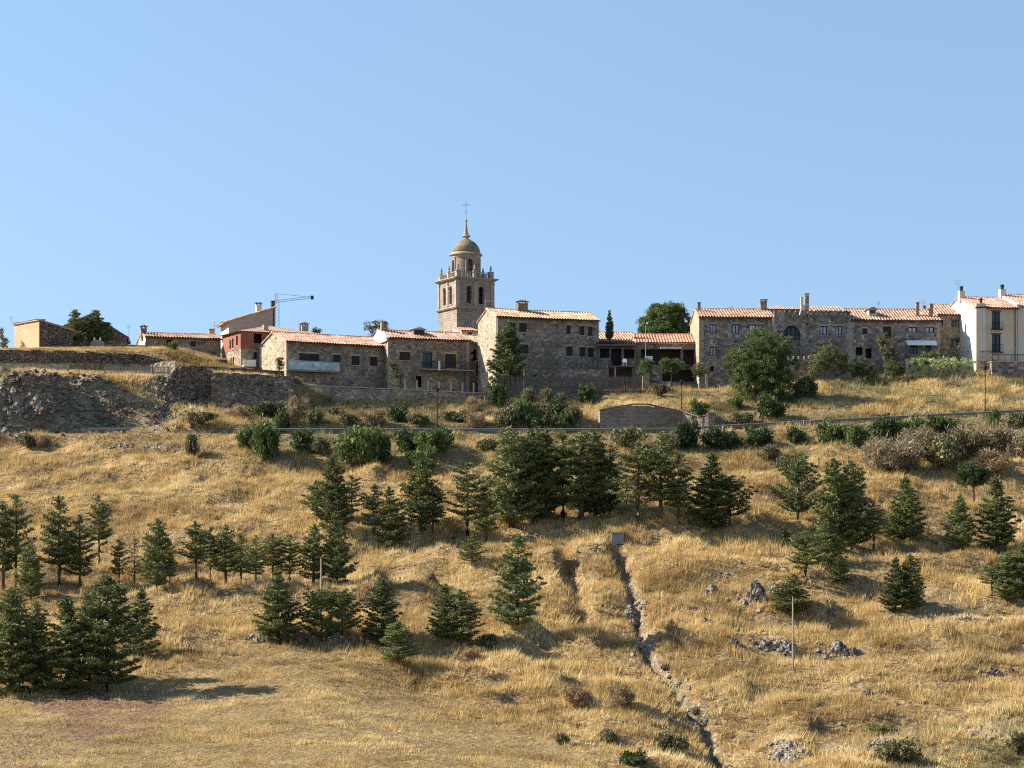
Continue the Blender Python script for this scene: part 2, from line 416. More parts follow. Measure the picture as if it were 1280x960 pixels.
M['tile_dark'] = mat_tiles('dark_roof_tiles', [(0.16,0.12,0.10),(0.24,0.17,0.13),(0.12,0.095,0.085)], wave=True)  # dark tiles; on the low gabled house they paint in shade
M['wood'] = mat_plain('dark_timber', (0.055,0.038,0.028), 0.7, var=0.3)
M['wood_grey'] = mat_plain('weathered_timber', (0.13,0.105,0.09), 0.85, var=0.35)
M['wood_pale'] = mat_plain('pale_timber', (0.34,0.29,0.22), 0.8, var=0.25)
M['frame_dark'] = mat_plain('dark_window_frame', (0.025,0.028,0.03), 0.5)
M['frame_brown'] = mat_plain('brown_window_frame', (0.07,0.04,0.03), 0.6)
M['pane'] = mat_glass('window_glass', (0.02,0.022,0.026), 0.06, 0.5)
M['pane_curtain_sky'] = mat_glass('curtain_sky_glass', (0.42,0.44,0.46), 0.1, 0.5)  # pale for curtains behind and for sky reflection painted into the glass
M['shutter'] = mat_plain('window_shutter', (0.05,0.036,0.034), 0.7)  # shutters, plus the darkness of windows and recesses put into colour
M['trim'] = mat_plaster('pale_stone_trim', (0.42,0.36,0.28), 0.25)
M['metal'] = mat_plain('galvanised_steel', (0.42,0.43,0.44), 0.45, 0.6)
M['rail'] = mat_plain('weathered_guardrail', (0.19,0.18,0.165), 0.6, 0.2)
M['metal_dark'] = mat_plain('dark_iron', (0.03,0.03,0.033), 0.5, 0.3)
M['metal_brown'] = mat_plain('brown_flue_metal', (0.085,0.05,0.05), 0.5, 0.2)
M['glass_rail'] = mat_glass('balcony_glass', (0.42,0.50,0.48), 0.15, 0.5)
M['concrete'] = mat_plaster('grey_concrete', (0.28,0.265,0.24), 0.2)
M['bark'] = mat_plain('pine_bark', (0.10,0.075,0.055), 0.95, var=0.4)
M['bark_pale'] = mat_plain('pale_bark', (0.20,0.165,0.125), 0.95, var=0.3)
M['white_paint'] = mat_plain('white_paint', (0.75,0.75,0.73), 0.6)
M['awning'] = mat_plain('awning_cloth', (0.82,0.80,0.76), 0.8)
M['blue'] = mat_plain('blue_pipe', (0.12,0.17,0.23), 0.6)
M['green_mesh'] = mat_plain('green_fence_mesh', (0.035,0.10,0.065), 0.7, var=0.3)
M['rock'] = mat_rubble('limestone_rock', [(0.30,0.265,0.22),(0.38,0.34,0.29),(0.24,0.21,0.175),(0.43,0.39,0.33)], 1.3, (0.12,0.10,0.08), mw=0.03, squash=0.7, stain=0.5, bumpd=0.2)
M['rubble_pale'] = mat_plaster('pale_stones', (0.33,0.28,0.225), 0.45, stain_scale=2.5)
M['crane'] = mat_plain('crane_steel', (0.20,0.22,0.24), 0.6)
M['pebble'] = mat_plaster('reddish_pebbles', (0.36,0.25,0.19), 0.4, stain_scale=2.5)
M['asphalt'] = mat_plaster('asphalt', (0.07,0.07,0.07), 0.2)
M['pine'] = mat_leaf('pine_needles', (0.048,0.064,0.020), (0.165,0.182,0.058), 0.15)
M['pine_light'] = mat_leaf('light_pine_needles', (0.062,0.085,0.028), (0.19,0.215,0.075), 0.18)
M['leaf'] = mat_leaf('deciduous_leaves', (0.038,0.066,0.018), (0.135,0.175,0.05), 0.28)
M['leaf_dark'] = mat_leaf('dark_leaves', (0.022,0.042,0.014), (0.07,0.10,0.03), 0.15)
M['leaf_olive'] = mat_leaf('olive_leaves', (0.085,0.095,0.035), (0.20,0.21,0.085), 0.25)
M['leaf_hedge'] = mat_leaf('hedge_leaves', (0.22,0.27,0.10), (0.48,0.53,0.26), 0.25)
M['leaf_grey'] = mat_leaf('grey_brush', (0.15,0.118,0.062), (0.33,0.265,0.155), 0.1)
M['leaf_scrub'] = mat_leaf('scrub_leaves', (0.07,0.075,0.03), (0.17,0.155,0.07), 0.15)
M['dry_twig'] = mat_leaf('dry_brush', (0.20,0.13,0.065), (0.36,0.26,0.14), 0.1)

# ground material: masks in the colour attribute 'mask' (R rock, G red soil, B greenish, A mown)
def ground_material():
    m, nt, b = new_mat('hillside_ground')
    g = geopos(nt)
    at_ = N(nt, 'ShaderNodeAttribute', attribute_name='mask')
    s = N(nt, 'ShaderNodeSeparateColor', {0: at_.outputs['Color']})
    n1 = noise(nt, g, 0.25, 5, 0.65); n2 = noise(nt, g, 3.0, 4, 0.7); n3 = noise(nt, g, 1.2, 4, 0.6)
    grass = ramp(nt, n2, [(0.30, (0.08,0.052,0.026)), (0.48, (0.26,0.18,0.09)), (0.68, (0.48,0.365,0.195))])
    grass = mix(nt, 1.0, grass, ramp(nt, n1, [(0.35, (0.75,0.72,0.68)), (0.65, (1.1,1.06,1.0))]), 'MULTIPLY'); n4 = noise(nt, g, 0.5, 4, 0.7)
    mown = ramp(nt, n2, [(0.30, (0.12,0.085,0.042)), (0.52, (0.27,0.20,0.10)), (0.75, (0.42,0.33,0.185))])
    mown = mix(nt, 1.0, mown, ramp(nt, n4, [(0.35, (0.72,0.68,0.62)), (0.6, (1.12,1.08,1.0))]), 'MULTIPLY')
    c = mix(nt, at_.outputs['Alpha'], grass, mown)
    soil = ramp(nt, n2, [(0.3, (0.09,0.048,0.03)), (0.55, (0.21,0.12,0.075)), (0.75, (0.36,0.25,0.17))])
    mg = N(nt, 'ShaderNodeMath', {0: s.outputs[1], 1: N(nt, 'ShaderNodeMapRange', {0: n3, 1: 0.3, 2: 0.6, 3: 0.35, 4: 1.2}).outputs[0]}, operation='MULTIPLY', use_clamp=True)
    c = mix(nt, mg.outputs[0], c, soil)
    gr = ramp(nt, n2, [(0.3, (0.09,0.085,0.04)), (0.7, (0.24,0.22,0.11))])
    mb = N(nt, 'ShaderNodeMath', {0: s.outputs[2], 1: N(nt, 'ShaderNodeMapRange', {0: n3, 1: 0.35, 2: 0.6, 3: 0.0, 4: 1.0}).outputs[0]}, operation='MULTIPLY', use_clamp=True)
    c = mix(nt, mb.outputs[0], c, gr)
    vm = N(nt, 'ShaderNodeMapping', {'Vector': g, 'Scale': (1.0, 1.0, 2.4)})
    vr = N(nt, 'ShaderNodeTexVoronoi', {'Vector': vm.outputs[0], 'Scale': 1.1}, feature='DISTANCE_TO_EDGE')
    rk = ramp(nt, n2, [(0.25, (0.17,0.12,0.072)), (0.5, (0.35,0.26,0.165)), (0.75, (0.48,0.375,0.25))])
    rk = mix(nt, ramp(nt, vr.outputs[0], [(0.0, (0.7,)*3), (0.12, (0,)*3)]), rk, (0.06,0.05,0.04))
    rk = mix(nt, ramp(nt, n1, [(0.45, (0,)*3), (0.6, (0.8,)*3)]), rk, (0.10,0.095,0.05))
    c = mix(nt, s.outputs[0], c, rk)
    nt.links.new(c, b.inputs['Base Color'])
    b.inputs['Roughness'].default_value = 0.95; b.inputs['Specular IOR Level'].default_value = 0.05
    h = N(nt, 'ShaderNodeMath', {0: n2, 1: n3}, operation='ADD')
    bump(nt, h.outputs[0], b, 0.25, 1.0)
    return m
M['ground'] = ground_material()

def masks(X, Y):
    px = X/np.clip(Y, 60, None)*F+CX
    Z = base_z(X, Y); py = H0 - Z/np.clip(Y, 60, None)*F
    n = fbm(X/4, Y/4, 81, 3)
    rock = np.clip((215+14*n-px)/10, 0, 1)*np.clip((Y-267.5)/2, 0, 1)*np.clip((279-Y)/1.5, 0, 1)
    rock = rock*np.clip(1.3+1.6*fbm(X/3+9, Y/1.5, 83, 3), 0, 1)
    # the shaded slope under the bastion
    r2 = np.clip((px-215)/10, 0, 1)*np.clip((380-px)/10, 0, 1)*np.clip((Y-273)/1.5, 0, 1)*np.clip((281-Y)/1, 0, 1)
    rock = np.maximum(rock, 0.7*r2)
    gl = np.clip(1-np.abs(X-np.interp(Y, _gy, _gx))/1.0, 0, 1)*np.clip((Y-125)/3, 0, 1)*np.clip((221-Y)/2, 0, 1)
    rock = np.maximum(rock, np.clip(gl*1.5, 0, 1))
    out = np.clip(fbm(X/5+2, Y/5, 85, 3)*5-1.9, 0, 1)*np.clip((X-14)/6, 0, 1)*np.clip((235-Y)/5, 0, 1)
    rock = np.maximum(rock, out*0.7)
    soil = np.clip(1-np.hypot((px-125)/95, (Y-159+2*n)/5.5), 0, 1)*2.2
    soil = soil*1.5; soil = np.maximum(soil, np.clip(1-np.hypot((px-135)/85, (Y-149)/13), 0, 1)*1.6)
    soil = np.maximum(soil, np.clip(1-np.hypot((px-(-10))/90, (Y-(129.5+0*px))/5), 0, 1)*3)
    soil = np.clip(soil*(0.75+1.6*fbm(X/2.2, Y/1.6, 87, 3)), 0, 1)
    green = np.clip((Y-246)/8, 0, 1)*np.clip((px-250)/100, 0, 1)*0.8
    green = np.maximum(green, np.clip((px-1000)/100, 0, 1)*np.clip((162-Y)/8, 0, 1)*0.8)
    return rock, soil, np.clip(green, 0, 1), field_mask(X, Y)

def axis(fine0, fine1, step, extra=(), far=(), ):
    a = [fine0]
    x = fine0
    while x < fine1-1e-6:
        st = step
        for (e0, e1, es) in extra:
            if e0 <= x < e1: st = es
        x += st; a.append(x)
    return np.array(sorted(set([round(v, 4) for v in a] + list(far))))
def build_ground():
    xs = axis(-80, 80, 0.5, [(3.5, 16.5, 0.22)], [-6000,-3000,-1500,-800,-400,-250,-170,-130,-105,-90,90,105,130,170,250,400,800,1500,3000,6000])
    ys = axis(120, 300, 0.45, [(262,290,0.3)], [-6000,-3000,-1000,-400,-150,-60,-20,0,20,40,60,75,90,100,110,305,310,320,330,345,380,430,600,1000,2000,4000,9000])
    X, Y = np.meshgrid(xs, ys)
    Z = terrain_z(X, Y)
    far = (np.abs(X) > 90) | (Y < 110) | (Y > 310)
    Z = np.where((Y > 900), Z-8, Z)
    v = np.stack([X, Y, Z], -1).reshape(-1, 3)
    nx, ny = len(xs), len(ys)
    i = (np.arange(ny-1)[:, None]*nx + np.arange(nx-1)[None, :]).ravel()
    f = np.stack([i, i+1, i+nx+1, i+nx], -1)
    rk, so, gr, mw = masks(X, Y)
    c = np.stack([rk, so, gr, mw], -1).reshape(-1, 4)
    o = mesh_obj('hillside_ground', np_mesh('hillside_ground', v, f, M['ground'], True, {'mask': c}))
    tag(o, kind='structure')
build_ground()

# ------------------------------------------------------------------ grass
def grass_material():
    m, nt, b = new_mat('dry_grass_blades')
    at_ = N(nt, 'ShaderNodeAttribute', attribute_name='tint')
    s = N(nt, 'ShaderNodeSeparateColor', {0: at_.outputs['Color']})
    c = ramp(nt, s.outputs[0], [(0.0, (0.21,0.135,0.052)), (0.35, (0.47,0.325,0.130)), (0.7, (0.69,0.51,0.225)), (1.0, (0.86,0.70,0.39))])
    g = ramp(nt, s.outputs[0], [(0.0, (0.07,0.07,0.025)), (1.0, (0.26,0.25,0.11))])
    c = mix(nt, s.outputs[1], c, g)
    nt.links.new(c, b.inputs['Base Color'])
    b.inputs['Roughness'].default_value = 0.7; b.inputs['Specular IOR Level'].default_value = 0.15
    out = [n for n in nt.nodes if n.type == 'OUTPUT_MATERIAL'][0]
    t = N(nt, 'ShaderNodeBsdfTranslucent', {'Color': c})
    ms = N(nt, 'ShaderNodeMixShader', {0: 0.3, 1: b.outputs[0], 2: t.outputs[0]})
    nt.links.new(ms.outputs[0], out.inputs[0])
    return m
M['grass'] = grass_material()

def scatter(name, label, n, xr, yr, keep, height, blades, width, green=None, seed=1, spread=0.28):
    r = np.random.default_rng(seed)
    ya, yb = yr
    Y = np.sqrt(r.random(n)*(yb**2-ya**2)+ya**2)
    X = (r.random(n)*2-1)*(Y*0.2371+8)
    k = keep(X, Y)
    sel = r.random(n) < k
    X = X[sel]; Y = Y[sel]; n = len(X)
    h = height(X, Y)*(0.55+0.9*r.random(n))
    Z = terrain_z(X, Y)
    tone = np.clip(0.52+0.55*fbm(X/9, Y/7, 91, 4)+0.42*fbm(X/1.5, Y/1.5, 93, 2)+0.2*(r.random(n)-0.5), 0, 1)
    gr = green(X, Y) if green is not None else np.zeros(n)
    lean = 0.35*fbm(X/4, Y/4, 95, 2) + 0.10
    B = blades
    a = r.random((n, B))*2*np.pi
    rad = spread*np.sqrt(r.random((n, B)))*(0.4+h[:, None])
    bx = X[:, None]+rad*np.cos(a); by = Y[:, None]+rad*np.sin(a)
    hh = h[:, None]*(0.6+0.6*r.random((n, B)))
    la = a+0.6*r.normal(size=(n, B)); ll = hh*(0.15+0.45*r.random((n, B)))
    tx = bx+ll*np.cos(la)+lean[:, None]*hh; ty = by+ll*np.sin(la)
    wa = r.random((n, B))*2*np.pi; w = width*(0.6+0.8*r.random((n, B)))
    bz = Z[:, None]-0.06+0*bx
    v = np.empty((n, B, 3, 3), np.float32)
    v[..., 0, 0] = bx-w*np.cos(wa)/2; v[..., 0, 1] = by-w*np.sin(wa)/2; v[..., 0, 2] = bz
    v[..., 1, 0] = bx+w*np.cos(wa)/2; v[..., 1, 1] = by+w*np.sin(wa)/2; v[..., 1, 2] = bz
    v[..., 2, 0] = tx; v[..., 2, 1] = ty; v[..., 2, 2] = bz+hh
    t = np.clip(tone[:, None]+0.22*(r.random((n, B))-0.5), 0, 1)
    c = np.zeros((n, B, 3, 3), np.float32)
    c[..., 0] = t[..., None]; c[..., 1] = gr[:, None, None]
    f = np.arange(n*B*3, dtype=np.int32).reshape(-1, 3)
    o = mesh_obj(name, np_mesh(name, v.reshape(-1, 3), f, M['grass'], False, {'tint': c.reshape(-1, 3)}))
    tag(o, label, 'grass', kind='stuff')
    return o
def k_rough(X, Y):
    rk, so, gr, mw = masks(X, Y)
    d = np.abs(X-np.interp(Y, _gy, _gx)); gul = ((d < 0.75) & (Y < 221))
    k = (1-mw)*(1-0.9*rk)*(1-so)*np.where(gul, 0, 1)
    k = k*(0.22+0.78*np.clip(0.95+2.4*fbm(X/2.2, Y/2.0, 97, 3), 0, 1))
    k = k*np.where((Y > 260.8) & (Y < 268.6), 0, 1)
    px = X/Y*F+CX
    ymax = np.interp(px, [0, 205, 215, 375, 380, 620, 740, 760, 880, 900, 1600], [268.0, 270, 277.5, 278, 280.4, 281.0, 282.2, 285, 289, 289, 289])
    k = k*(Y < ymax)
    return k
def h_rough(X, Y):
    h = 0.44*(0.45+1.25*np.clip(0.5+1.3*fbm(X/2.5, Y/2.5, 99, 3), 0, 1.3))
    return h*np.where(Y < 165, 0.85, 1.0)
def g_rough(X, Y):
    rk, so, gr, mw = masks(X, Y)
    return np.clip((gr*0.9+0.12)*np.clip(0.4+2.5*fbm(X/3, Y/3, 103, 3), 0, 1), 0, 0.9)
scatter('hillside_grass', 'tall dry golden grass covering the rough slope below the town', 170000, None, (133, 290), k_rough, h_rough, 8, 0.06, g_rough, 3)
def k_field(X, Y):
    rk, so, gr, mw = masks(X, Y)
    return mw*np.clip(1-1.1*so, 0, 1)*np.clip(0.55+1.8*fbm(X/2.5, Y/2.0, 107, 3), 0.12, 1)
def k_big(X, Y):
    return k_rough(X, Y)*np.clip(0.25+2.2*fbm(X/5, Y/4, 131, 3), 0.03, 1)
scatter('tall_grass_clumps', 'taller pale grass clumps standing out of the dry slope', 36000, None, (133, 290), k_big, lambda X, Y: 0.52+0*X, 20, 0.045, g_rough, 13, 0.34)
scatter('field_grass', 'short pale mown stubble in the lower field at the left', 90000, None, (127, 185), k_field, lambda X, Y: 0.22*(0.8+1.3*np.clip(fbm(X/2, Y/2, 109, 3), -.4, 1)), 7, 0.05, lambda X, Y: np.clip(0.10+0.5*fbm(X/4, Y/4, 111, 3), 0, 0.5), 5, 0.4)
def k_top(X, Y):
    px = X/Y*F+CX
    return np.where((px < 205) & (Y > 284.8+0.8) & (Y < 291), 1, 0)*1.0 + np.where((px < 205) & (Y > 276.5) & (Y < 280), 0.8, 0)*np.clip(0.5+2*fbm(X/3, Y/3, 121, 2), 0, 1) \
        + np.where((px >= 205) & (px < 285) & (Y > 284.5) & (Y < 299), 1, 0) + np.where((px > 225) & (px < 360) & (Y > 280.5) & (Y < 287), 0.7, 0) + np.where((px < 205) & (Y >= 291) & (Y < 297), .6, 0)
scatter('terrace_grass', 'dry grass along the tops of the old walls at the left', 110000, None, (272, 299), k_top, lambda X, Y: np.where((Y > 284) & (X < -46), 0.22, 0.45), 8, 0.06, None, 9)

# small loose stones on the slope, uncountable
def loose_stones(name, label, spots, mat, seed):
    r = random.Random(seed); mb = MB()
    for (px, py, rx, ry, n, s) in spots:
        for _ in range(n):
            q = ground_at(px+r.gauss(0, rx), py+r.gauss(0, ry))
            k = s*r.uniform(0.5, 1.5)
            pts = []
            for dz in (-0.4, 0.5):
                for t in range(5):
                    a = 2*math.pi*(t+r.uniform(-.2, .2))/5; w = k*(1 if dz < 0 else 0.6)*r.uniform(0.7, 1.2)
                    pts.append((q.x+w*math.cos(a), q.y+w*math.sin(a), q.z+dz*k+r.uniform(-.1, .1)*k+0.08))
            mb.add(pts, [(5,6,7,8,9)]+[(i, (i+1) % 5, 5+(i+1) % 5, 5+i) for i in range(5)])
    tag(mb.build(name, mat), label, 'stones', kind='stuff')
loose_stones('loose_stones', 'scattered pale loose stones on the grassy slope', [
    (205,559,38,2.5,150,0.22),(255,562,25,2.5,60,0.2),(1240,915,22,4,120,0.16),(1155,915,12,3,40,0.15),(1105,928,12,3,50,0.14),(985,945,10,9,90,0.2),
    (790,760,10,14,26,0.28),(800,800,10,10,20,0.26),(845,860,9,12,20,0.22),(880,895,9,10,20,0.2),(330,798,12,2.5,60,0.2),(430,800,40,3,90,0.2),(560,795,30,4,40,0.18),
    (940,745,16,9,26,0.25),(965,805,14,6,20,0.22),(1225,850,24,4,24,0.16),(1050,815,16,6,20,0.25),(890,735,25,8,26,0.2),(1010,690,30,20,30,0.2),(1230,775,20,4,16,0.16),
    (600,700,70,12,40,0.13),(900,820,60,30,60,0.14),(1100,870,60,20,50,0.13),(20,540,20,4,60,0.25)], M['rubble_pale'], 5)
loose_stones('cliff_debris', 'angular brown rock fragments over the left rock face', [(30,510,34,16,200,.34),(60,480,30,8,110,.3),(110,520,30,12,120,.26),(160,505,30,14,110,.22),(210,500,12,16,120,.3),(225,520,14,8,70,.25)], M['stone_retain'], 8)
loose_stones('soil_pebbles', 'small reddish pebbles on the bare soil in the lower field', [
    (120,878,70,7,300,0.055),(125,905,45,16,200,0.05),(20,945,35,6,150,0.06),(50,925,40,4,90,0.07)], M['pebble'], 6)

# ------------------------------------------------------------------ rocks and boulders
def rock_mesh(seed, rx, ry, rz):
    import bmesh
    bm = bmesh.new(); bmesh.ops.create_icosphere(bm, subdivisions=4, radius=1.0)
    r = random.Random(seed); ox = r.uniform(0, 50)
    from mathutils import noise as mn
    for v in bm.verts:
        p = v.co.copy()
        c = mn.cell_vector(p*1.7+Vector((ox, 0, 0)))
        rg = 1-abs(mn.noise(p*2.0+Vector((ox, 3, 1))))*2; k = 0.80+0.30*mn.noise(p*1.3+Vector((ox, 3, 1)))+0.22*rg*rg+0.12*mn.noise(p*5+Vector((ox, 3, 1))) + 0.16*(c.x-0.5)
        v.co = Vector((p.x*rx*k, p.y*ry*k, max(p.z*rz*k, -0.35*rz)+0.2*rz))
    me = bpy.data.meshes.new('boulder'); bm.to_mesh(me); bm.free(); me.materials.append(M['rock']); return me
ROCKS = [
 (945,752,26,30,'tall cracked grey boulder beside the dark pine left of the pole'),
 (968,747,16,20,'small grey rock wedged against the low pine by the pole'),
 (890,745,20,16,'weathered grey rock on the slope right of the gully head'),
 (917,745,10,9,'small rounded rock between two larger grey rocks'),
 (957,812,18,14,'low grey rock at the left foot of the thin wooden pole'),
 (985,816,24,17,'broad grey outcrop right behind the thin wooden pole'),
 (1048,818,24,20,'pointed grey boulder on the crest right of the pole'),
 (1067,820,12,10,'small rock leaning beside the pointed grey boulder'),
 (882,782,16,12,'pale flat rock on the bare slope right of the gully'),
 (918,808,13,10,'small grey rock below the pale flat rock'),
 (1084,752,14,11,'small dark rock left of the bushy pine on the slope'),
 (1240,845,22,11,'low grey rock among dry grass near the right edge'),
 (1264,842,9,9,'smallest rock nearest the right edge of the slope'),
 (1040,768,14,9,'pale sunlit stone on the shaded bank above the crest'),
 (790,775,9,8,'pale boulder on the left lip of the gully'),
 (801,803,9,8,'pale boulder in the bed of the gully'),
 (832,838,12,8,'pale boulder where the shadow crosses the gully'),
 (870,893,12,8,'pale boulder on the lower left lip of the gully'),
 (1084,868,16,8,'low broken rock on the lower right slope'),
 (18,532,30,26,'big jagged grey crag at the far left below the wall'),
 (46,530,22,22,'rough grey crag in the middle of the left rock face'),
 (66,540,22,12,'low grey crag at the foot of the rock face'),
 (16,500,16,18,'upper jagged crag at the far left under the path'),
 (5,546,16,12,'small grey crag cut by the left edge of the photo'),
]
for i, (px, py, w, h, lab) in enumerate(ROCKS):
    q = ground_at(px, py); s = q.y/F
    if px < 80 and py < 560: q.y += 0.8
    me = rock_mesh(i, w*s/2, w*s/2*0.8, h*s*0.75)
    o = mesh_obj('boulder', me); o.location = (q.x, q.y, q.z-0.05)
    o.rotation_euler.z = 0
    tag(o, lab, 'rock', 'boulders on the slope')

# ------------------------------------------------------------------ foliage builders
def leaf_cards(centers, radius, n_per, size, r, up=0.2, aspect=0.5, flat=1.0, fold=True):
    """scatter n_per small pointed leaf faces round each centre; returns verts,faces arrays"""
    C_ = np.repeat(np.asarray(centers), n_per, 0); m = len(C_)
    rad = np.repeat(np.broadcast_to(np.asarray(radius, float), (len(centers),)), n_per)
    d = r.normal(size=(m, 3)); d /= np.linalg.norm(d, axis=1)[:, None]
    pos = C_ + d*(rad*r.random(m)**0.45)[:, None]*np.array([1, 1, flat])
    ax = d*0.9+r.normal(size=(m, 3))*0.6; ax[:, 2] += up; ax /= np.linalg.norm(ax, axis=1)[:, None]
    sd = np.cross(ax, r.normal(size=(m, 3))); sd /= (np.linalg.norm(sd, axis=1)[:, None]+1e-6)
    s = (size*(0.6+0.8*r.random(m)))[:, None]
    a = pos-ax*s*0.5; b_ = pos+sd*s*aspect*0.5; c = pos+ax*s*0.5; e = pos-sd*s*aspect*0.5
    v = np.stack([a, b_, c, e], 1).reshape(-1, 3)
    f = np.arange(m*4, dtype=np.int32).reshape(-1, 4)
    return v, f

def pine_meshes(seed, H=8.0, Rr=2.1, clear=0.12, dens=1.0, power=0.85, whorl=0.42, lift=0.25, top=0.0, layered=0.0):
    """returns (trunk mesh, crown mesh) of a real-size pine of height H"""
    r = np.random.default_rng(seed); rr = random.Random(seed)
    tr = MB()
    bend = [rr.uniform(-.12, .12) for _ in range(5)]
    pts = [Vector((bend[i % 5]*(i/6), bend[(i+2) % 5]*(i/6), H*0.97*i/8-0.3*(i == 0))) for i in range(9)]
    tr.tube(pts, [0.16*(1-i/8)**0.8*(H/8)+0.015 for i in range(9)], 7)
    def axis_at(z):
        t = min(max(z/(H*0.97)*8, 0), 7.99); i = int(t)
        return pts[i].lerp(pts[i+1], t-i)
    centers, rads = [], []
    z = clear*H
    while z < H*0.97:
        t = (z-clear*H)/(H*(1-clear))
        Lm = Rr*((1-t)**power)*(0.35+0.65*min(1, (t+0.12)/0.25)) + 0.12
        nb = rr.randint(5, 7) if t < 0.85 else 4
        a0 = rr.uniform(0, 6.28)
        for k in range(nb):
            if rr.random() < 0.16+layered*0.25: continue
            a = a0+2*math.pi*k/nb+rr.uniform(-.35, .35)
            L = Lm*rr.uniform(0.6, 1.12)
            li = lift+rr.uniform(-.12, .2)+0.5*t
            p0 = axis_at(z+rr.uniform(-.12, .12))
            seg = max(2, int(L/0.42)+1)
            bp = []
            for j in range(seg+1):
                u = j/seg
                bp.append(p0+Vector((math.cos(a)*L*u, math.sin(a)*L*u, L*(li*u*0.6+0.28*u*u-0.10*u))))
            tr.tube([bp[0], bp[seg//2], bp[-1]], [0.035, 0.022, 0.008], 4)
            for j in range(seg+1):
                u = j/seg
                if u < 0.22 and t < 0.8: continue
                c = bp[j]
                centers.append(c+Vector((rr.uniform(-.08, .08), rr.uniform(-.08, .08), 0.05))); rads.append(0.27+0.09*(1-u))
                if u > 0.3 and L > 0.8:
                    for sgn in (-1, 1):
                        off = Vector((-math.sin(a), math.cos(a), 0.12))*sgn*rr.uniform(0.22, 0.45)*(1.15-u*0.5)
                        centers.append(c+off+Vector((0, 0, rr.uniform(-.04, .1)))); rads.append(0.24)
        z += whorl*rr.uniform(0.8, 1.2)*(1+layered*0.5)
    for k in range(6):
        centers.append(axis_at(H*0.93)+Vector((rr.uniform(-.08, .08), rr.uniform(-.08, .08), 0.12*k*H/8))); rads.append(0.2)
    v, f = leaf_cards([tuple(c) for c in centers], np.array(rads), max(5, int(15*dens)), 0.31, r, up=0.35, aspect=0.27, flat=0.5)
    tm = tr.mesh('trunk', M['bark'], True)
    cm = np_mesh('crown', v, f, M['pine'])
    return tm, cm, H, Rr

def blob_meshes(seed, blobs, n_cl, n_leaf, leaf, mat, bark='bark_pale', trunk_h=None, trunk_r=0.12, cl_r=0.34, aspect=0.6, shell=0.35, up=0.1, stems=1):
    """crown built as leaf clumps spread through the volume of several ellipsoids; limbs reach into them"""
    r = np.random.default_rng(seed); rr = random.Random(seed)
    tr = MB(); cs = []; rd = []
    vols = np.array([b[3]*b[4]*b[5] for b in blobs])**0.7; vols /= vols.sum()
    zmin = min(b[2]-b[5] for b in blobs); th = trunk_h if trunk_h is not None else max(zmin, 0.2)
    for (x, y, z, a, b_, c), w in zip(blobs, vols):
        m = max(4, int(n_cl*w))
        d = r.normal(size=(m, 3)); d /= np.linalg.norm(d, axis=1)[:, None]
        q = (shell+(1-shell)*r.random(m)**0.6)*(0.86+0.22*r.random(m))
        p = np.array([x, y, z])+d*q[:, None]*np.array([a, b_, c])
        p = p[p[:, 2] > 0.05]
        cs.append(p); rd.append(cl_r*(0.6+0.7*r.random(len(p))))
        base = Vector((0, 0, th*0.8)) if stems == 1 else Vector((rr.uniform(-.1, .1), rr.uniform(-.1, .1), 0))
        mid = base.lerp(Vector((x, y, z)), 0.55)+Vector((0, 0, 0.1))
        tr.tube([base, mid, (x, y, z)], [trunk_r*0.6, trunk_r*0.4, trunk_r*0.2], 5)
        for k in range(5):
            e = Vector(p[rr.randrange(len(p))]) if len(p) else Vector((x, y, z))
            tr.tube([mid.lerp(Vector((x, y, z)), rr.random()), e], [trunk_r*0.25, 0.01], 4)
    if stems == 1: tr.tube([(0,0,-0.4), (0.03,0.02,th*0.5), (0,0,th)], [trunk_r*1.2, trunk_r, trunk_r*0.8], 8)
    v, f = leaf_cards(np.concatenate(cs), np.concatenate(rd), n_leaf, leaf, r, up=up, aspect=aspect, flat=0.8)
    return tr.mesh('trunk', M[bark], True), np_mesh('crown', v, f, M[mat])

def plant_at(loc, tm, cm, name, label, cat, group, sx, sz, rz, mat=None, tname='trunk', cname='crown'):
    e = empty(name, loc, rz)
    t = mesh_obj(tname, tm, None, e); c = mesh_obj(cname, cm, None, e)
    for o in (t, c): o.scale = (sx, sx, sz)
    if mat is not None:
        c.material_slots[0].link = 'OBJECT'; c.material_slots[0].material = M[mat]
    tag(e, label, cat, group)
    return e

PV = {
 'd': [pine_meshes(105, 8, 2.0, 0.10, 0.95, 0.6, layered=.25), pine_meshes(106, 8, 2.3, 0.05, 1.0, 0.9, layered=.35), pine_meshes(107, 8, 1.8, 0.12, 0.95, 0.65, layered=.3, lift=.4), pine_meshes(101, 8, 2.1, 0.04, 1.15), pine_meshes(102, 8, 2.4, 0.06, 1.1, 0.75), pine_meshes(103, 8, 1.9, 0.03, 1.15, 0.95), pine_meshes(104, 8, 2.2, 0.08, 1.1, 0.7)],
 'o': [pine_meshes(114, 8, 1.8, 0.27, 0.8, 0.5, layered=0.8, lift=.15), pine_meshes(115, 8, 1.7, 0.22, 0.85, 0.75, layered=0.6, lift=.4), pine_meshes(111, 8, 1.7, 0.24, 0.9, 0.6, layered=0.5), pine_meshes(112, 8, 1.9, 0.2, 0.85, 0.7, layered=0.7), pine_meshes(113, 8, 1.6, 0.3, 0.9, 0.55, layered=0.6)],
 'w': [pine_meshes(121, 6, 3.0, 0.14, 1.0, 0.45, lift=0.45, layered=0.2), pine_meshes(122, 6, 2.7, 0.2, 1.0, 0.5, lift=0.55, layered=0.4)],
}
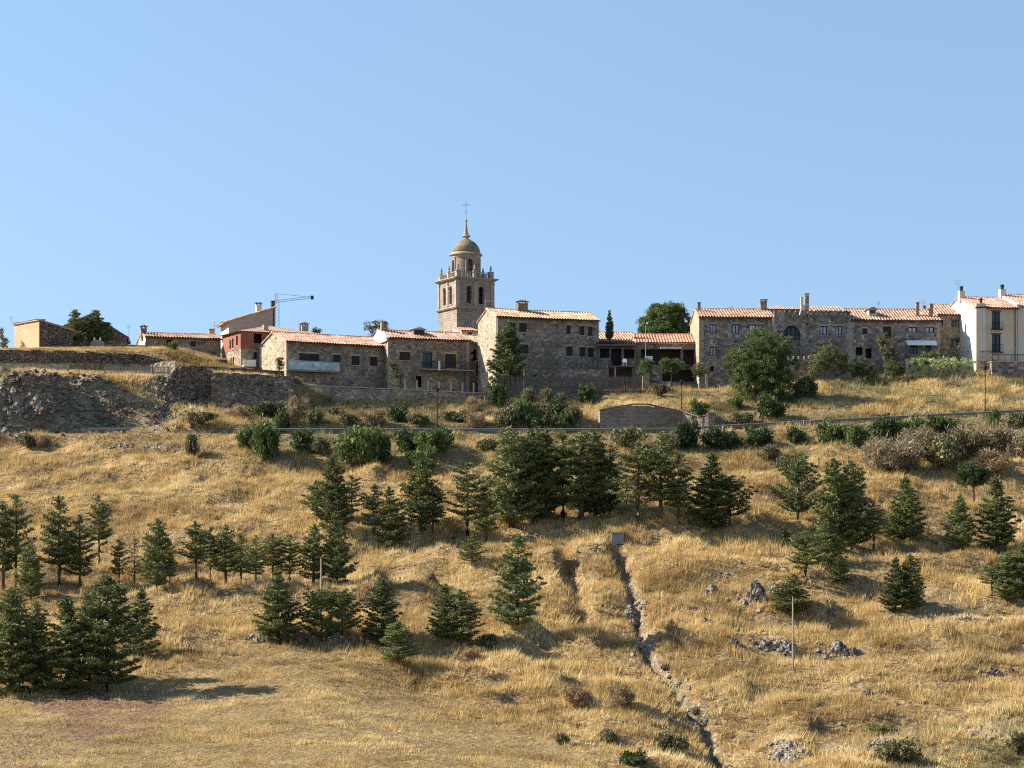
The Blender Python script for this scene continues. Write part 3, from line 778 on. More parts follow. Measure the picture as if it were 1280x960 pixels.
# px, base py, height px, width px, kind, label
PINES = [
 (20,735,115,44,'o','tall loose pine at the left edge on the upper terrace'),
 (4,738,110,40,'o','tall sparse pine cut by the left edge of the photo'),
 (74,732,110,46,'o','tall pine with dense top, third from the left edge on the terrace'),
 (100,736,92,34,'o','brownish slim pine right behind the dense topped one'),
 (124,707,88,30,'o','slender pine with a clear trunk standing highest of its group'),
 (149,734,60,24,'o','small loose pine right of the slender clear trunked pine'),
 (38,748,70,40,'d','low bushy pine in front of the left terrace group'),
 (196,738,90,42,'d','full pine standing alone between the left group and the long row'),
 (212,732,58,24,'o','thin pine touching the right side of the lone full pine'),
 (245,727,74,28,'o','first pine at the left end of the long terrace row'),
 (263,728,68,24,'o','second narrow pine in the long terrace row'),
 (282,731,74,28,'o','third and tallest trunk of the long terrace row'),
 (301,730,62,26,'o','fourth pine in the row with a clear lower trunk'),
 (320,729,60,24,'o','fifth pine of the long terrace row'),
 (341,729,62,26,'o','sixth pine of the long terrace row'),
 (362,731,62,28,'o','seventh pine at the right end of the long terrace row'),
 (392,732,76,36,'d','full pine hugging the left side of the pole by the row'),
 (421,732,92,40,'d','tall dense pine right of the wooden pole on the terrace'),
 (416,664,94,50,'d','tall cone shaped pine at the left end of the upper grove'),
 (396,652,52,34,'o','low pine leaning out left of the tall cone shaped pine'),
 (440,654,60,30,'o','dark pine tucked right of the tall cone shaped pine'),
 (467,672,66,34,'o','pale loose pine with a grey trunk in the upper grove'),
 (488,684,74,46,'d','bushy pine reaching lowest in the left upper grove'),
 (526,664,92,50,'d','broad pine below the roadside bushes in the upper grove'),
 (541,674,70,34,'o','slim pine in the shade right of the broad pine'),
 (584,678,98,50,'o','tall layered pine with pale trunk standing apart in the grove'),
 (608,680,72,36,'o','shaded pine just right of the tall layered pine'),
 (638,660,132,62,'d','huge bright pine at the left end of the dark central grove'),
 (662,652,122,52,'d','tall dark pine second in the central grove'),
 (682,650,120,50,'d','tall dark pine third in the central grove'),
 (704,655,122,54,'o','tall dark pine in the middle of the central grove'),
 (727,652,120,58,'o','tall dark pine fifth in the central grove'),
 (744,646,112,48,'d','tall dark pine sixth in the central grove'),
 (762,642,92,42,'o','shorter dark pine at the right end of the central grove'),
 (672,632,104,46,'d','dark pine standing behind the central grove nearer the road'),
 (797,656,102,58,'o','broad layered pine just right of the central grove'),
 (826,652,110,48,'o','tallest layered pine of the three right of the central grove'),
 (848,654,84,38,'o','slim layered pine, rightmost of the three by the grove'),
 (889,660,92,56,'d','full topped pine with two trunks on the shaded terrace'),
 (912,656,58,60,'w','wind swept pine reaching out to the right'),
 (997,650,74,64,'w','flat crowned cedar like pine with short trunk on bright grass'),
 (1043,694,120,58,'d','large full pine in the middle of the right hand slope'),
 (1064,688,112,52,'d','tall pine growing right against the large full pine'),
 (1034,708,58,48,'d','low dense pine in front of the large full pine'),
 (1092,690,62,34,'o','small loose pine right of the tall pair'),
 (1132,680,82,46,'d','cone shaped pine standing alone right of the tall pair'),
 (1200,686,68,40,'d','light green young pine below the round topped pine'),
 (1246,688,90,54,'d','full pine at the right, second from the photo edge'),
 (981,686,30,18,'d','tiny pine seedling left of the large full pine'),
 (1007,732,72,42,'o','grey green loose pine lower left of the large full pine'),
 (1050,730,36,28,'d','small round pine below the low dense pine'),
 (990,770,50,50,'d','low dark pine directly behind the thin wooden pole'),
 (1120,764,66,38,'d','left half of the bushy pine pair on the right crest'),
 (1138,762,68,40,'d','right half of the bushy pine pair on the right crest'),
 (1240,746,44,30,'o','light small pine on the right crest left of the edge pine'),
 (1260,750,62,36,'d','light green pine on the crest near the right edge'),
 (1279,748,70,38,'d','pine cut by the right edge of the photo'),
 (646,784,116,66,'d','large bright isolated pine in the middle of the slope'),
 (590,710,42,30,'o','thin greyish young pine above the isolated bright pine'),
 (348,803,92,56,'d','full cone pine at the left end of the lower line'),
 (402,804,62,60,'w','wide flat layered pine in the lower line, left trunk'),
 (428,800,58,54,'w','wide flat layered pine in the lower line, right trunk'),
 (478,806,80,48,'d','dark pine in the middle of the lower line'),
 (497,829,52,44,'d','small bright pine standing lowest in the lower line'),
 (556,800,68,44,'d','left pine of the pair at the right end of the lower line'),
 (577,805,68,46,'d','right pine of the pair at the right end of the lower line'),
 (14,866,122,84,'d','massive dark pine at the lower left edge of the photo'),
 (46,858,104,58,'d','dark pine filling the gap in the lower left clump'),
 (84,866,118,74,'d','massive dense pine in the middle of the lower left clump'),
 (112,850,112,58,'d','dense pine behind the middle of the lower left clump'),
 (134,866,146,84,'d','tallest dense pine on the right of the lower left clump'),
 (176,822,86,56,'d','smaller pine at the right tip of the lower left clump'),
 (15,778,44,40,'d','low pine above the lower left clump at the edge'),
 (168,732,60,22,'x','nearly bare grey pine between the left group and the lone pine'),
]
rr = random.Random(42)
PINE_BARE = pine_meshes(131, 8, 1.5, 0.2, 0.15, 0.8, layered=0.9)
for i, (px, py, h, w, k, lab) in enumerate(PINES):
    q = ground_at(px, py)
    tm, cm, H, Rr = PINE_BARE if k == 'x' else PV[k][i % len(PV[k])]
    if 'central grove' in lab and 'right of' not in lab: h *= 0.94; w *= 1.12
    sz = h*q.y/F/H; sx = w*q.y/F/(2*Rr)*(1.5 if ('row' in lab and k == 'o') else 1.24 if px > 220 else 1.14)
    mat = 'pine_light' if any(s in lab for s in ('light', 'bright', 'pale', 'grey green', 'greyish')) else None
    plant_at((q.x, q.y, q.z-0.05), tm, cm, 'pine_tree', lab, 'pine tree', 'pines planted on the slope', sx, sz, rr.uniform(0, 6.28), mat)

# stone pine with a round crown on the right slope
def umbrella(seed, H, Rr, mat='leaf_dark', thick=0.5, cz=0.7, n=420):
    r = random.Random(seed); b = []
    for k in range(9):
        a = 2*math.pi*k/9+r.uniform(-.3, .3); d = Rr*0.56*r.uniform(0.8, 1.1)
        b.append((d*math.cos(a), d*math.sin(a), H*cz+r.uniform(-.06, .1)*H, Rr*0.46, Rr*0.46, H*thick*0.42))
    b.append((0, 0, H*(cz+0.12), Rr*0.6, Rr*0.6, H*thick*0.45))
    return blob_meshes(seed, b, n, 46, 0.16, mat, 'bark', H*(cz-thick*0.3), 0.12, 0.30, 0.4, up=0.4)
q = ground_at(1217, 634); s = q.y/F
tm, cm = umbrella(7, 55*s, 22*s, thick=0.46, cz=0.68)
plant_at(q, tm, cm, 'round_pine', 'small round topped pine on a thin bare trunk at the right', 'pine tree', None, 1, 1, 0)

# ------------------------------------------------------------------ bushes and other trees
def bush_mesh(seed, mat, n_cl=90, n_leaf=34, leaf=0.13, cl_r=0.24, tall=1.0, aspect=0.55):
    r = random.Random(seed); b = []
    for k in range(6):
        a = r.uniform(0, 6.28); d = r.uniform(0.2, 0.58)
        b.append((d*math.cos(a), d*math.sin(a), 0.42*tall+r.uniform(-.1, .25), 0.5*r.uniform(.8, 1.2), 0.5, 0.42*tall*r.uniform(.8, 1.2)))
    return blob_meshes(seed, b, n_cl, n_leaf, leaf, mat, 'bark_pale', 0.3, 0.05, cl_r, aspect, shell=0.3, up=0.2, stems=5)
BV = {k: [bush_mesh(200+i*7+j, k) for j in range(3)] for i, k in enumerate(['leaf', 'leaf_dark', 'leaf_olive', 'leaf_scrub'])}
BV['leaf_grey'] = [bush_mesh(260+j, 'leaf_grey', 90, 70, 0.26, 0.32, 1.1, 0.10) for j in range(3)]
BV['dry_twig'] = [bush_mesh(270+j, 'dry_twig', 70, 60, 0.22, 0.28, 1.0, 0.12) for j in range(3)]
# px, base py, height px, width px, material, label
BUSHES = [
 (329,572,44,40,'leaf','round bush tree standing at the left end of the roadside greenery'),
 (309,562,26,26,'leaf','low bush against the left side of the round bush tree'),
 (243,573,32,18,'leaf_scrub','small grey green shrub beside the stone strip at the left'),
 (37,560,16,20,'leaf_scrub','small dull shrub on the bright grass near the left edge'),
 (55,559,12,18,'dry_twig','small brown shrub right of the dull shrub at the left'),
 (380,566,26,34,'leaf_dark','dark low bush right of the round bush tree'),
 (402,568,20,26,'leaf_scrub','dull bush between the dark low bush and the broad roadside bush'),
 (450,584,48,58,'leaf','broad bush spilling downhill from the guardrail'),
 (478,578,30,34,'leaf_dark','dark bush behind the right shoulder of the broad bush'),
 (512,566,28,36,'leaf_dark','dark bush left of the roadside thicket under the railing'),
 (540,570,32,44,'leaf','roadside thicket bush below the tall lamp post'),
 (553,562,24,40,'leaf_dark','dark bush at the right end of the thicket below the lamp post'),
 (531,590,30,36,'leaf','bush just above the broad grove pine'),
 (610,566,18,30,'leaf_scrub','dull bush above the left end of the central grove'),
 (785,560,26,42,'leaf_scrub','dull bush right of the central grove under the railing'),
 (838,562,20,24,'leaf_scrub','small dull bush between grove and dark roadside bush'),
 (858,560,34,28,'leaf_dark','dark bush standing higher than the railing right of the masonry wall'),
 (889,560,22,34,'leaf_dark','dark low roadside bush, second right of the masonry wall'),
 (914,561,22,32,'leaf_dark','dark low roadside bush, third right of the masonry wall'),
 (945,556,22,36,'leaf_dark','dark flat roadside bush in the middle of the dark row'),
 (994,556,20,34,'leaf_dark','dark bush below the bend of the railing'),
 (1040,556,28,44,'leaf','green bush right of the bend of the railing'),
 (1072,558,26,40,'leaf','green bush left of the big grey thicket'),
 (1108,552,26,44,'leaf_dark','dark green bush on top of the big grey thicket'),
 (1140,548,26,40,'leaf','green bush above the olive shrub on the right slope'),
 (1178,544,24,40,'leaf','green bush above and right of the olive shrub'),
 (1241,536,24,20,'leaf','upright green bush at the foot of the right lamp post'),
 (1276,536,22,24,'leaf_scrub','green brown bush at the right edge below the railing'),
 (962,576,20,30,'leaf_scrub','green bush below the dark roadside row at its right end'),
 (1168,588,46,62,'leaf_scrub','large olive green shrub on the right slope'),
 (1122,590,34,60,'leaf_grey','leafless grey brown thicket left of the olive shrub'),
 (1090,586,30,40,'leaf_grey','low grey thicket beginning the brush on the right slope'),
 (1212,574,32,56,'leaf_grey','grey brown brush right of the olive shrub'),
 (1252,570,32,50,'leaf_grey','grey brown brush near the right edge'),
 (1284,574,34,44,'leaf_grey','grey brown brush cut by the right edge'),
 (1150,568,26,44,'leaf_grey','grey brush behind the olive shrub'),
 (1245,592,26,50,'dry_twig','reddish dry brush in front of the grey brush at the right'),
 (703,930,15,20,'leaf_scrub','small green shrub at the left on the lower slope'),
 (757,928,17,26,'leaf_scrub','green shrub above the other two at the bottom centre'),
 (838,942,26,36,'leaf_scrub','green shrub with dark right side beside the gully'),
 (795,955,18,36,'leaf_dark','dark green shrub lowest at the bottom centre'),
 (1132,955,32,58,'leaf_scrub','broad olive green shrub at the bottom right'),
 (1100,922,16,26,'leaf_olive','small yellow green shrub above the broad olive one'),
 (1275,942,26,34,'leaf_scrub','dull shrub at the lower right edge'),
 (722,885,26,34,'dry_twig','brown dry shrub on the lower slope left of the gully'),
 (776,880,22,34,'dry_twig','russet dry shrub close to the gully on its left'),
 (590,830,18,30,'dry_twig','brown dry shrub right of the lowest bright pine'),
 (608,810,18,30,'leaf_scrub','dull shrub right of the pine pair in the lower line'),
 # bank above the road
 (372,530,30,26,'dry_twig','brown dry shrub at the corner of the bastion wall'),
 (352,540,24,26,'leaf','green bush behind the railing at the corner of the bastion'),
 (399,532,20,24,'leaf_scrub','green brown shrub on the bank right of the bastion corner'),
 (437,531,14,26,'leaf_scrub','low shrub on the bank below the long garden wall'),
 (498,527,20,24,'leaf_dark','dark green shrub below the long garden wall'),
 (424,520,12,22,'leaf_scrub','small shrub at the foot of the long garden wall'),
 (596,520,20,30,'dry_twig','dry brush at the right end of the long garden wall'),
 (621,508,28,24,'leaf','bright green bush in front of the timber fence at its left end'),
 (652,530,30,30,'leaf','bright green bush on the bank under the timber fence'),
 (676,528,26,28,'leaf_scrub','pale green shrub on the bank below the fence middle'),
 (700,522,26,26,'leaf_dark','dark shrub on the bank below the fence'),
 (722,528,22,26,'leaf_scrub','green brown shrub left of the masonry road wall'),
 (733,504,22,22,'leaf_dark','dark bush against the fence above the bank'),
 (660,506,20,20,'leaf_scrub','small shrub at the foot of the timber fence, left part'),
 (684,505,20,18,'leaf_scrub','small shrub at the foot of the timber fence, middle part'),
 (705,540,22,30,'leaf','green bush by the railing left of the masonry road wall'),
 (668,540,22,30,'leaf','green bush by the railing under the pale green shrub'),
 (826,496,16,20,'leaf_scrub','low shrub above the masonry road wall at the pillar'),
 (871,522,22,24,'leaf','dark green bush hanging over the masonry road wall'),
 (918,510,14,26,'leaf','green shrub on the golden bank left of the big tree'),
 (926,530,14,26,'leaf_scrub','dull shrub by the road under the big tree'),
 (965,525,30,40,'leaf_dark','dark bush at the foot of the big tree'),
 (1006,498,26,36,'leaf','leafy bush right of the big tree by the house wall'),
 (252,530,14,34,'leaf_scrub','dull shrub in the shade under the ragged bastion stretch'),
 (296,522,14,34,'dry_twig','brown brush at the foot of the squared bastion wall, left'),
 (330,520,18,40,'leaf_scrub','dull shrub at the foot of the squared bastion wall, middle'),
 (356,520,18,30,'leaf_scrub','dull shrub at the foot of the squared bastion wall, right'),
 (465,534,16,34,'dry_twig','russet brush on the bank left of the dark street lamp'),
 (522,532,15,30,'leaf_scrub','dull shrub just left of the dark street lamp'),
 (568,528,16,34,'leaf_scrub','dull shrub just right of the dark street lamp'),
 (592,538,17,34,'dry_twig','brown brush by the railing between street lamp and bright bushes'),
 (635,536,26,34,'leaf_scrub','pale shrub by the railing left of the bright green bushes'),
 (792,484,16,18,'leaf_scrub','small shrub growing over the timber fence at the pillar'),
]
for i, (px, py, h, w, k, lab) in enumerate(BUSHES):
    q = ground_at(px, py); s = q.y/F
    tm, cm = BV[k][i % 3]
    plant_at((q.x, q.y, q.z-0.1), tm, cm, 'shrub', lab, 'shrub', 'shrubs on the slope', w*s/2*1.2, h*s/0.9, rr.uniform(0, 6.28), tname='stem', cname='foliage')

def tree_px(px, py, Y, blobs_px, depth=1.0, seed=1, n_cl=260, n_leaf=40, leaf=0.2, mat='leaf', name='tree', label='', cat='tree', trunk_r=0.15, bark='bark_pale', cl_r=0.34, th=None, shell=0.3, zb=None):
    """blobs_px: (dx, dz, rx, rz) in photo pixels relative to the base, turned into metres"""
    s = Y/F; r = random.Random(seed)
    bl = []
    for (dx, dz, rx, rz) in blobs_px:
        ry = rx*s*depth
        bl.append((dx*s, r.uniform(-.35, .35)*rx*s, dz*s, rx*s, ry, rz*s))
    tm, cm = blob_meshes(seed, bl, n_cl, n_leaf, leaf, mat, bark, None if th is None else th*s, trunk_r, cl_r, 0.55, shell=shell)
    p = P(px, py, Y)
    return plant_at(p, tm, cm, name, label, cat, None, 1, 1, 0)
tree_px(950,524,278,[(-18,66,26,26),(8,70,32,32),(26,62,24,30),(0,94,24,20),(24,88,20,20),(-12,44,24,22),(16,40,30,28),(4,22,26,20),(26,22,20,18),(-28,78,16,16),(4,56,34,34)],1,301,1000,60,0.2,'leaf','deciduous_tree','large leafy tree in front of the long stone house at the right',trunk_r=0.16,cl_r=0.45)
tree_px(1035,474,285,[(-8,22,16,14),(10,24,16,13),(0,34,14,9),(22,14,10,9),(-18,10,9,10)],1,302,260,50,0.17,'leaf_olive','olive_tree','rounded olive green tree below the crenellated house')
tree_px(1107,470,286,[(0,34,11,15),(7,22,11,14),(-4,46,8,8)],1,303,120,40,0.17,'leaf_scrub','garden_tree','thin airy tree against the wall with the wooden shutter')
tree_px(1117,472,285,[(-2,12,11,11),(6,8,9,9)],1,304,90,46,0.15,'leaf','garden_shrub','bright green garden shrub left of the clipped hedge','shrub')
tree_px(1078,474,285.5,[(0,14,12,12),(10,8,9,9),(-9,8,8,8)],1,305,100,44,0.15,'leaf_dark','garden_shrub','dark garden shrub between olive tree and thin tree','shrub')
tree_px(1158,458,288,[(0,10,14,8),(-10,6,9,7),(10,12,8,8)],1,306,110,46,0.15,'leaf','garden_shrub','green garden shrub under the white awning','shrub')
tree_px(1238,462,287,[(-4,8,10,9),(6,6,8,8)],1,316,80,36,0.16,'leaf_grey','garden_shrub','bare grey shrub at the right end of the clipped hedge','shrub')
tree_px(1197,450,290,[(0,14,8,8)],1,317,26,16,0.14,'leaf_grey','garden_tree','nearly leafless young tree before the brown stone house')
tree_px(839,484,287,[(0,26,13,9),(-8,30,8,7),(8,28,9,7)],1,307,130,44,0.15,'leaf','garden_tree','small round topped tree in the dark courtyard',trunk_r=0.06)
tree_px(806,478,287,[(-2,14,9,12),(3,24,8,9),(4,6,8,8)],1,308,110,42,0.14,'leaf','garden_shrub','grey green upright shrub behind the fence pillar','shrub')
tree_px(875,472,288,[(0,10,11,9),(-4,4,7,6)],1,309,70,36,0.15,'leaf_scrub','garden_shrub','small brownish tree at the corner of the long stone house','shrub')
tree_px(495,487,286,[(0,22,9,9),(4,10,8,8),(-3,32,7,6)],1,310,90,40,0.15,'leaf_scrub','garden_tree','thin garden tree behind the long garden wall')
tree_px(349,464,287,[(0,8,5,8),(1,14,4,5)],1,311,50,40,0.12,'leaf','garden_shrub','narrow bright green shrub against the sunlit gable','shrub')
tree_px(216,440,288,[(0,6,7,7),(2,10,5,5)],1,312,60,40,0.13,'leaf','garden_shrub','small green bush on the dry grass before the low white gabled house','shrub')
tree_px(372,478,281,[(0,2,8,5),(-6,0,5,4),(3,-8,5,8)],1,313,60,40,0.13,'leaf_olive','climbing_plant','green creeper hanging over the wall corner by the balcony','climbing plant')
tree_px(470,432,312,[(0,26,10,8),(8,24,8,7),(-10,22,7,8),(0,14,12,10)],1,314,100,22,0.2,'leaf_scrub','background_tree','airy tree behind the white gable and chimney')
tree_px(396,424,325,[(0,10,6,5)],1,315,30,36,0.16,'leaf_dark','background_tree','tree top just showing behind the long tiled roof')
tree_px(4,436,296,[(0,10,7,9),(-2,20,5,6),(2,2,6,6)],1,318,60,32,0.16,'leaf_olive','garden_shrub','dry leaved bush cut by the left edge beside the sandy wall','shrub')
tree_px(672,478,289,[(0,6,12,6),(-12,5,8,5)],1,319,60,36,0.14,'leaf_dark','garden_shrub','dark shrub at the foot of the central stone house','shrub')
tree_px(695,474,289.2,[(0,2,9,4)],1,320,40,40,0.13,'leaf_olive','garden_shrub','low yellow green shrub above the timber fence','shrub')
# far pines and evergreens in the town
def conifer_px(px, py, Y, hpx, wpx, seed, label, mat=None, cat='conifer', dens=1.4):
    H = hpx*Y/F; Rr = wpx*Y/F/2
    tm, cm, H, Rr = pine_meshes(seed, H, Rr, 0.03, dens, 0.8, 0.34, 0.35)
    return plant_at(P(px, py, Y), tm, cm, 'conifer_tree', label, cat, None, 1, 1, 0.7, mat)
conifer_px(635,487,284.5,86,56,401,'tall conifer in front of the central stone house','pine_light')
conifer_px(94,430,300,42,30,402,'left of the two dark evergreens by the low gabled house')
conifer_px(119,430,301,41,34,403,'right of the two dark evergreens by the low gabled house')
conifer_px(134,430,301,26,22,404,'low dark evergreen right of the two tall ones by the low gabled house')
# cypress
def cypress():
    Y = 296.0; s = Y/F; bl = [(0,0,s*z,s*rx,s*rx,s*6) for z, rx in ((4,6),(10,6),(16,5.2),(22,4),(27,2.6),(31,1.2))]
    tm, cm = blob_meshes(411, bl, 240, 46, 0.14, 'leaf_dark', 'bark', 0.3, 0.08, 0.2, 0.4, shell=0.2, up=0.8)
    plant_at(P(762,424,Y), tm, cm, 'cypress_tree', 'slim pointed cypress rising above the low roofs', 'cypress', None, 1, 1, 0)
cypress()
tree_px(832,445,318,[(0,48,24,18),(-20,40,15,14),(20,40,15,15),(-8,58,16,9),(10,58,16,9),(0,34,28,12),(-26,30,9,8),(28,30,9,8)],0.9,412,760,60,0.2,'leaf','umbrella_pine','wide round umbrella pine behind the bright orange roof','pine tree',0.25,'bark',0.42,shell=0.45)

# hedge right of the garden shrubs
def hedge(px0, px1, py0, py1, Y, label, mat, seed, name='hedge', th=1.0):
    a = P(px0, py1, Y); b_ = P(px1, py1, Y); s = Y/F; r = np.random.default_rng(seed)
    L = b_.x-a.x; h = (py1-py0)*s; n = int(L*h*9)
    c = np.stack([r.random(n)*L, (r.random(n)-0.5)*th, np.abs(r.random(n))**0.8*h*(0.88+0.12*np.sin(np.arange(n)))], -1)
    c[:, 1] -= 0.25*np.sin(c[:, 0]*2.4)*np.cos(c[:, 2]*2.0)
    v, f = leaf_cards(c, 0.3, 30, 0.17, r, up=0.1, aspect=0.6)
    o = mesh_obj(name, np_mesh(name, v, f, M[mat])); o.location = a
    tag(o, label, 'hedge')
hedge(1137,1219,446,470,286.0,'clipped pale green hedge below the brown stone house','leaf_hedge',5)
hedge(1243,1290,459,471,286,'dark green covered fence below the cream house','leaf_dark',6,th=0.5)

# ------------------------------------------------------------------ buildings
def panel(mb, O, U, Wv, L, z0, z1, ops, depth=0.22, arch=None):
    """wall sheet from O along U (unit), inward normal Wv, with openings (u0,u1,z0,z1) cut and their reveals"""
    O = Vector(O); U = Vector(U); Wv = Vector(Wv); Zv = Vector((0,0,1))
    us = sorted(set([0, L]+[x for o in ops for x in (o[0], o[1])])); zs = sorted(set([z0, z1]+[x for o in ops for x in (o[2], o[3])]))
    us = [u for u in us if -1e-6 <= u <= L+1e-6]; zs = [z for z in zs if z0-1e-6 <= z <= z1+1e-6]
    pt = lambda u, z, d=0: O+U*u+Zv*z+Wv*d
    for i in range(len(us)-1):
        for j in range(len(zs)-1):
            cu = (us[i]+us[i+1])/2; cz = (zs[j]+zs[j+1])/2
            if any(o[0] < cu < o[1] and o[2] < cz < o[3] for o in ops): continue
            mb.quad(pt(us[i], zs[j]), pt(us[i+1], zs[j]), pt(us[i+1], zs[j+1]), pt(us[i], zs[j+1]))
    for (a, b, c, d) in [o[:4] for o in ops]:
        mb.quad(pt(a,c), pt(a,d), pt(a,d,depth), pt(a,c,depth)); mb.quad(pt(b,d), pt(b,c), pt(b,c,depth), pt(b,d,depth))
        mb.quad(pt(a,d), pt(b,d), pt(b,d,depth), pt(a,d,depth)); mb.quad(pt(b,c), pt(a,c), pt(a,c,depth), pt(b,c,depth))

def obox(mb, O, U, Wv, u0, u1, d0, d1, z0, z1):
    O = Vector(O); U = Vector(U); Wv = Vector(Wv); Z = Vector((0,0,1))
    p = [O+U*u+Wv*d+Z*z for z in (z0, z1) for (u, d) in ((u0,d0),(u1,d0),(u1,d1),(u0,d1))]
    mb.add(p, [(0,3,2,1),(4,5,6,7),(0,1,5,4),(1,2,6,5),(2,3,7,6),(3,0,4,7)])

def window(root, O, U, Wv, u0, u1, z0, z1, kind='win', depth=0.22):
    """kind: win / curtain / shutter / open / door / balcony"""
    d = depth
    if kind == 'open':
        m = MB(); obox(m, O, U, Wv, u0-.05, u1+.05, d+0.9, d+1.0, z0-.05, z1+.05); m.build('dark_recess', M['shutter'], root); return  # dark back panel, the unlit inside put into its colour
    if kind == 'shutter':  # dark slats; also give window glass on shaded fronts its darkness by colour
        m = MB(); obox(m, O, U, Wv, u0, u1, d-.07, d-.02, z0, z1)
        n = max(2, int((z1-z0)/0.12))
        for i in range(n):
            z = z0+(z1-z0)*(i+0.5)/n; obox(m, O, U, Wv, u0+.04, u1-.04, d-.10, d-.072, z-.03, z+.03)
        m.build('shutter', M['shutter'], root)
    else:
        t = 0.09 if kind != 'curtain_sky' else 0.11
        fm = MB(); dd0, dd1 = d-.12, d-.03
        obox(fm, O, U, Wv, u0, u0+t, dd0, dd1, z0, z1); obox(fm, O, U, Wv, u1-t, u1, dd0, dd1, z0, z1)
        obox(fm, O, U, Wv, u0+t, u1-t, dd0, dd1, z0, z0+t); obox(fm, O, U, Wv, u0+t, u1-t, dd0, dd1, z1-t, z1)
        w = u1-u0; n = 2 if w < 1.9 else (4 if w > 2.2 else 3)
        for k in range(1, n):
            u = u0+w*k/n; obox(fm, O, U, Wv, u-t/2, u+t/2, dd0+.01, dd1-.01, z0+t, z1-t)
        f = fm.build('window', M['frame_brown' if kind == 'brown' else 'frame_dark'], root)
        pm = MB(); obox(pm, O, U, Wv, u0+.02, u1-.02, d-.025, d-.005, z0+.02, z1-.02)
        pm.build('pane', M['pane_curtain_sky' if kind == 'curtain_sky' else 'pane'], f)
    s = MB(); obox(s, O, U, Wv, u0-.10, u1+.10, -.06, .10, z0-.11, z0-.003); s.build('sill', M['trim'], root)
    s = MB(); obox(s, O, U, Wv, u0-.16, u1+.16, -.02, .10, z1+.003, z1+.2); s.build('lintel', M['trim'] if kind in ('curtain_sky', 'brown') else M['wood_grey'] if kind != 'shutter' else M['trim'], root)

def tile_slope(name, O, U, Wv, L, Ws, mat, parent, sag=0.04, period=0.39, seed=0):
    """corrugated clay tile slope: O eave start, U unit along the eave, Wv unit up the slope"""
    O = Vector(O); U = Vector(U); Wv = Vector(Wv); Nn = U.cross(Wv); 
    if Nn.z < 0: Nn = -Nn
    r = random.Random(seed); ns = max(2, int(L/period*5)); rows = max(2, int(Ws/0.45))
    V = []; rn = [r.uniform(-.02, .02) for _ in range(ns+1)]
    ph = [r.uniform(-1, 1) for _ in range(40)]
    for j in range(rows):
        for e in (0, 1):
            w = Ws*(j+e)/rows + (0.03 if e else 0)
            for i in range(ns+1):
                u = L*i/ns
                c = abs(math.sin(math.pi*u/period))
                hgt = 0.125*c + (0.035 if e == 0 else 0.0) + rn[i]*0.5
                sg = -sag*math.sin(math.pi*u/L)*(0.5+0.5*w/Ws) + 0.02*math.sin(u*1.3+ph[j % 40])
                V.append(tuple(O+U*u+Wv*w+Nn*(hgt+sg)))
    Fs = []
    for k in range(2*rows-1):
        for i in range(ns):
            a = k*(ns+1)+i; Fs.append((a, a+1, a+ns+2, a+ns+1))
    mb = MB(); mb.v = V; mb.f = Fs
    # board under the tiles
    a = [O-Nn*0.12, O+U*L-Nn*0.12, O+U*L+Wv*Ws-Nn*0.12, O+Wv*Ws-Nn*0.12]
    mb.prism(a, Nn*0.10)
    me = mb.mesh(name, M[mat])
    return mesh_obj(name, me, None, parent)

def chimney(root, x, y, z0, z1, w, mat='stone', cap='slab', d=None, name='chimney'):
    d = d or w; m = MB(); m.box(x-w/2, x+w/2, y-d/2, y+d/2, z0, z1)
    m.box(x-w/2-.05, x+w/2+.05, y-d/2-.05, y+d/2+.05, z1+.002, z1+.10)
    c = m.build(name, M[mat], root)
    k = MB()
    if cap == 'slab':
        for sx in (-1, 1):
            for sy in (-1, 1): k.box(x+sx*(w/2-.1)-.05, x+sx*(w/2-.1)+.05, y+sy*(d/2-.1)-.05, y+sy*(d/2-.1)+.05, z1+.10, z1+.30)
        k.box(x-w/2-.12, x+w/2+.12, y-d/2-.12, y+d/2+.12, z1+.302, z1+.37)
        k.build('chimney_cap', M['tile'] if mat != 'offwhite' else M['metal_dark'], c)
    elif cap == 'roof':
        for sx in (-1, 1):
            for sy in (-1, 1): k.box(x+sx*(w/2-.1)-.06, x+sx*(w/2-.1)+.06, y+sy*(d/2-.1)-.06, y+sy*(d/2-.1)+.06, z1+.10, z1+.34)
        b = [(x-w/2-.2, y-d/2-.2, z1+.342), (x+w/2+.2, y-d/2-.2, z1+.342), (x+w/2+.2, y+d/2+.2, z1+.342), (x-w/2-.2, y+d/2+.2, z1+.342)]
        t = [(x-w*.2, y-d*.2, z1+.62), (x+w*.2, y-d*.2, z1+.62), (x+w*.2, y+d*.2, z1+.62), (x-w*.2, y+d*.2, z1+.62)]
        k.add(b+t, [(3,2,1,0),(4,5,6,7),(0,1,5,4),(1,2,6,5),(2,3,7,6),(3,0,4,7)])
        k.build('chimney_cap', M['tile_dark'], c)
    elif cap == 'pot':
        k.lathe(x, y, [(w*.3, z1+.1), (w*.3, z1+.45), (w*.36, z1+.5), (w*.36, z1+.75), (w*.1, z1+.8)], 12)
        k.build('chimney_pot', M['metal_dark'], c)
    return c

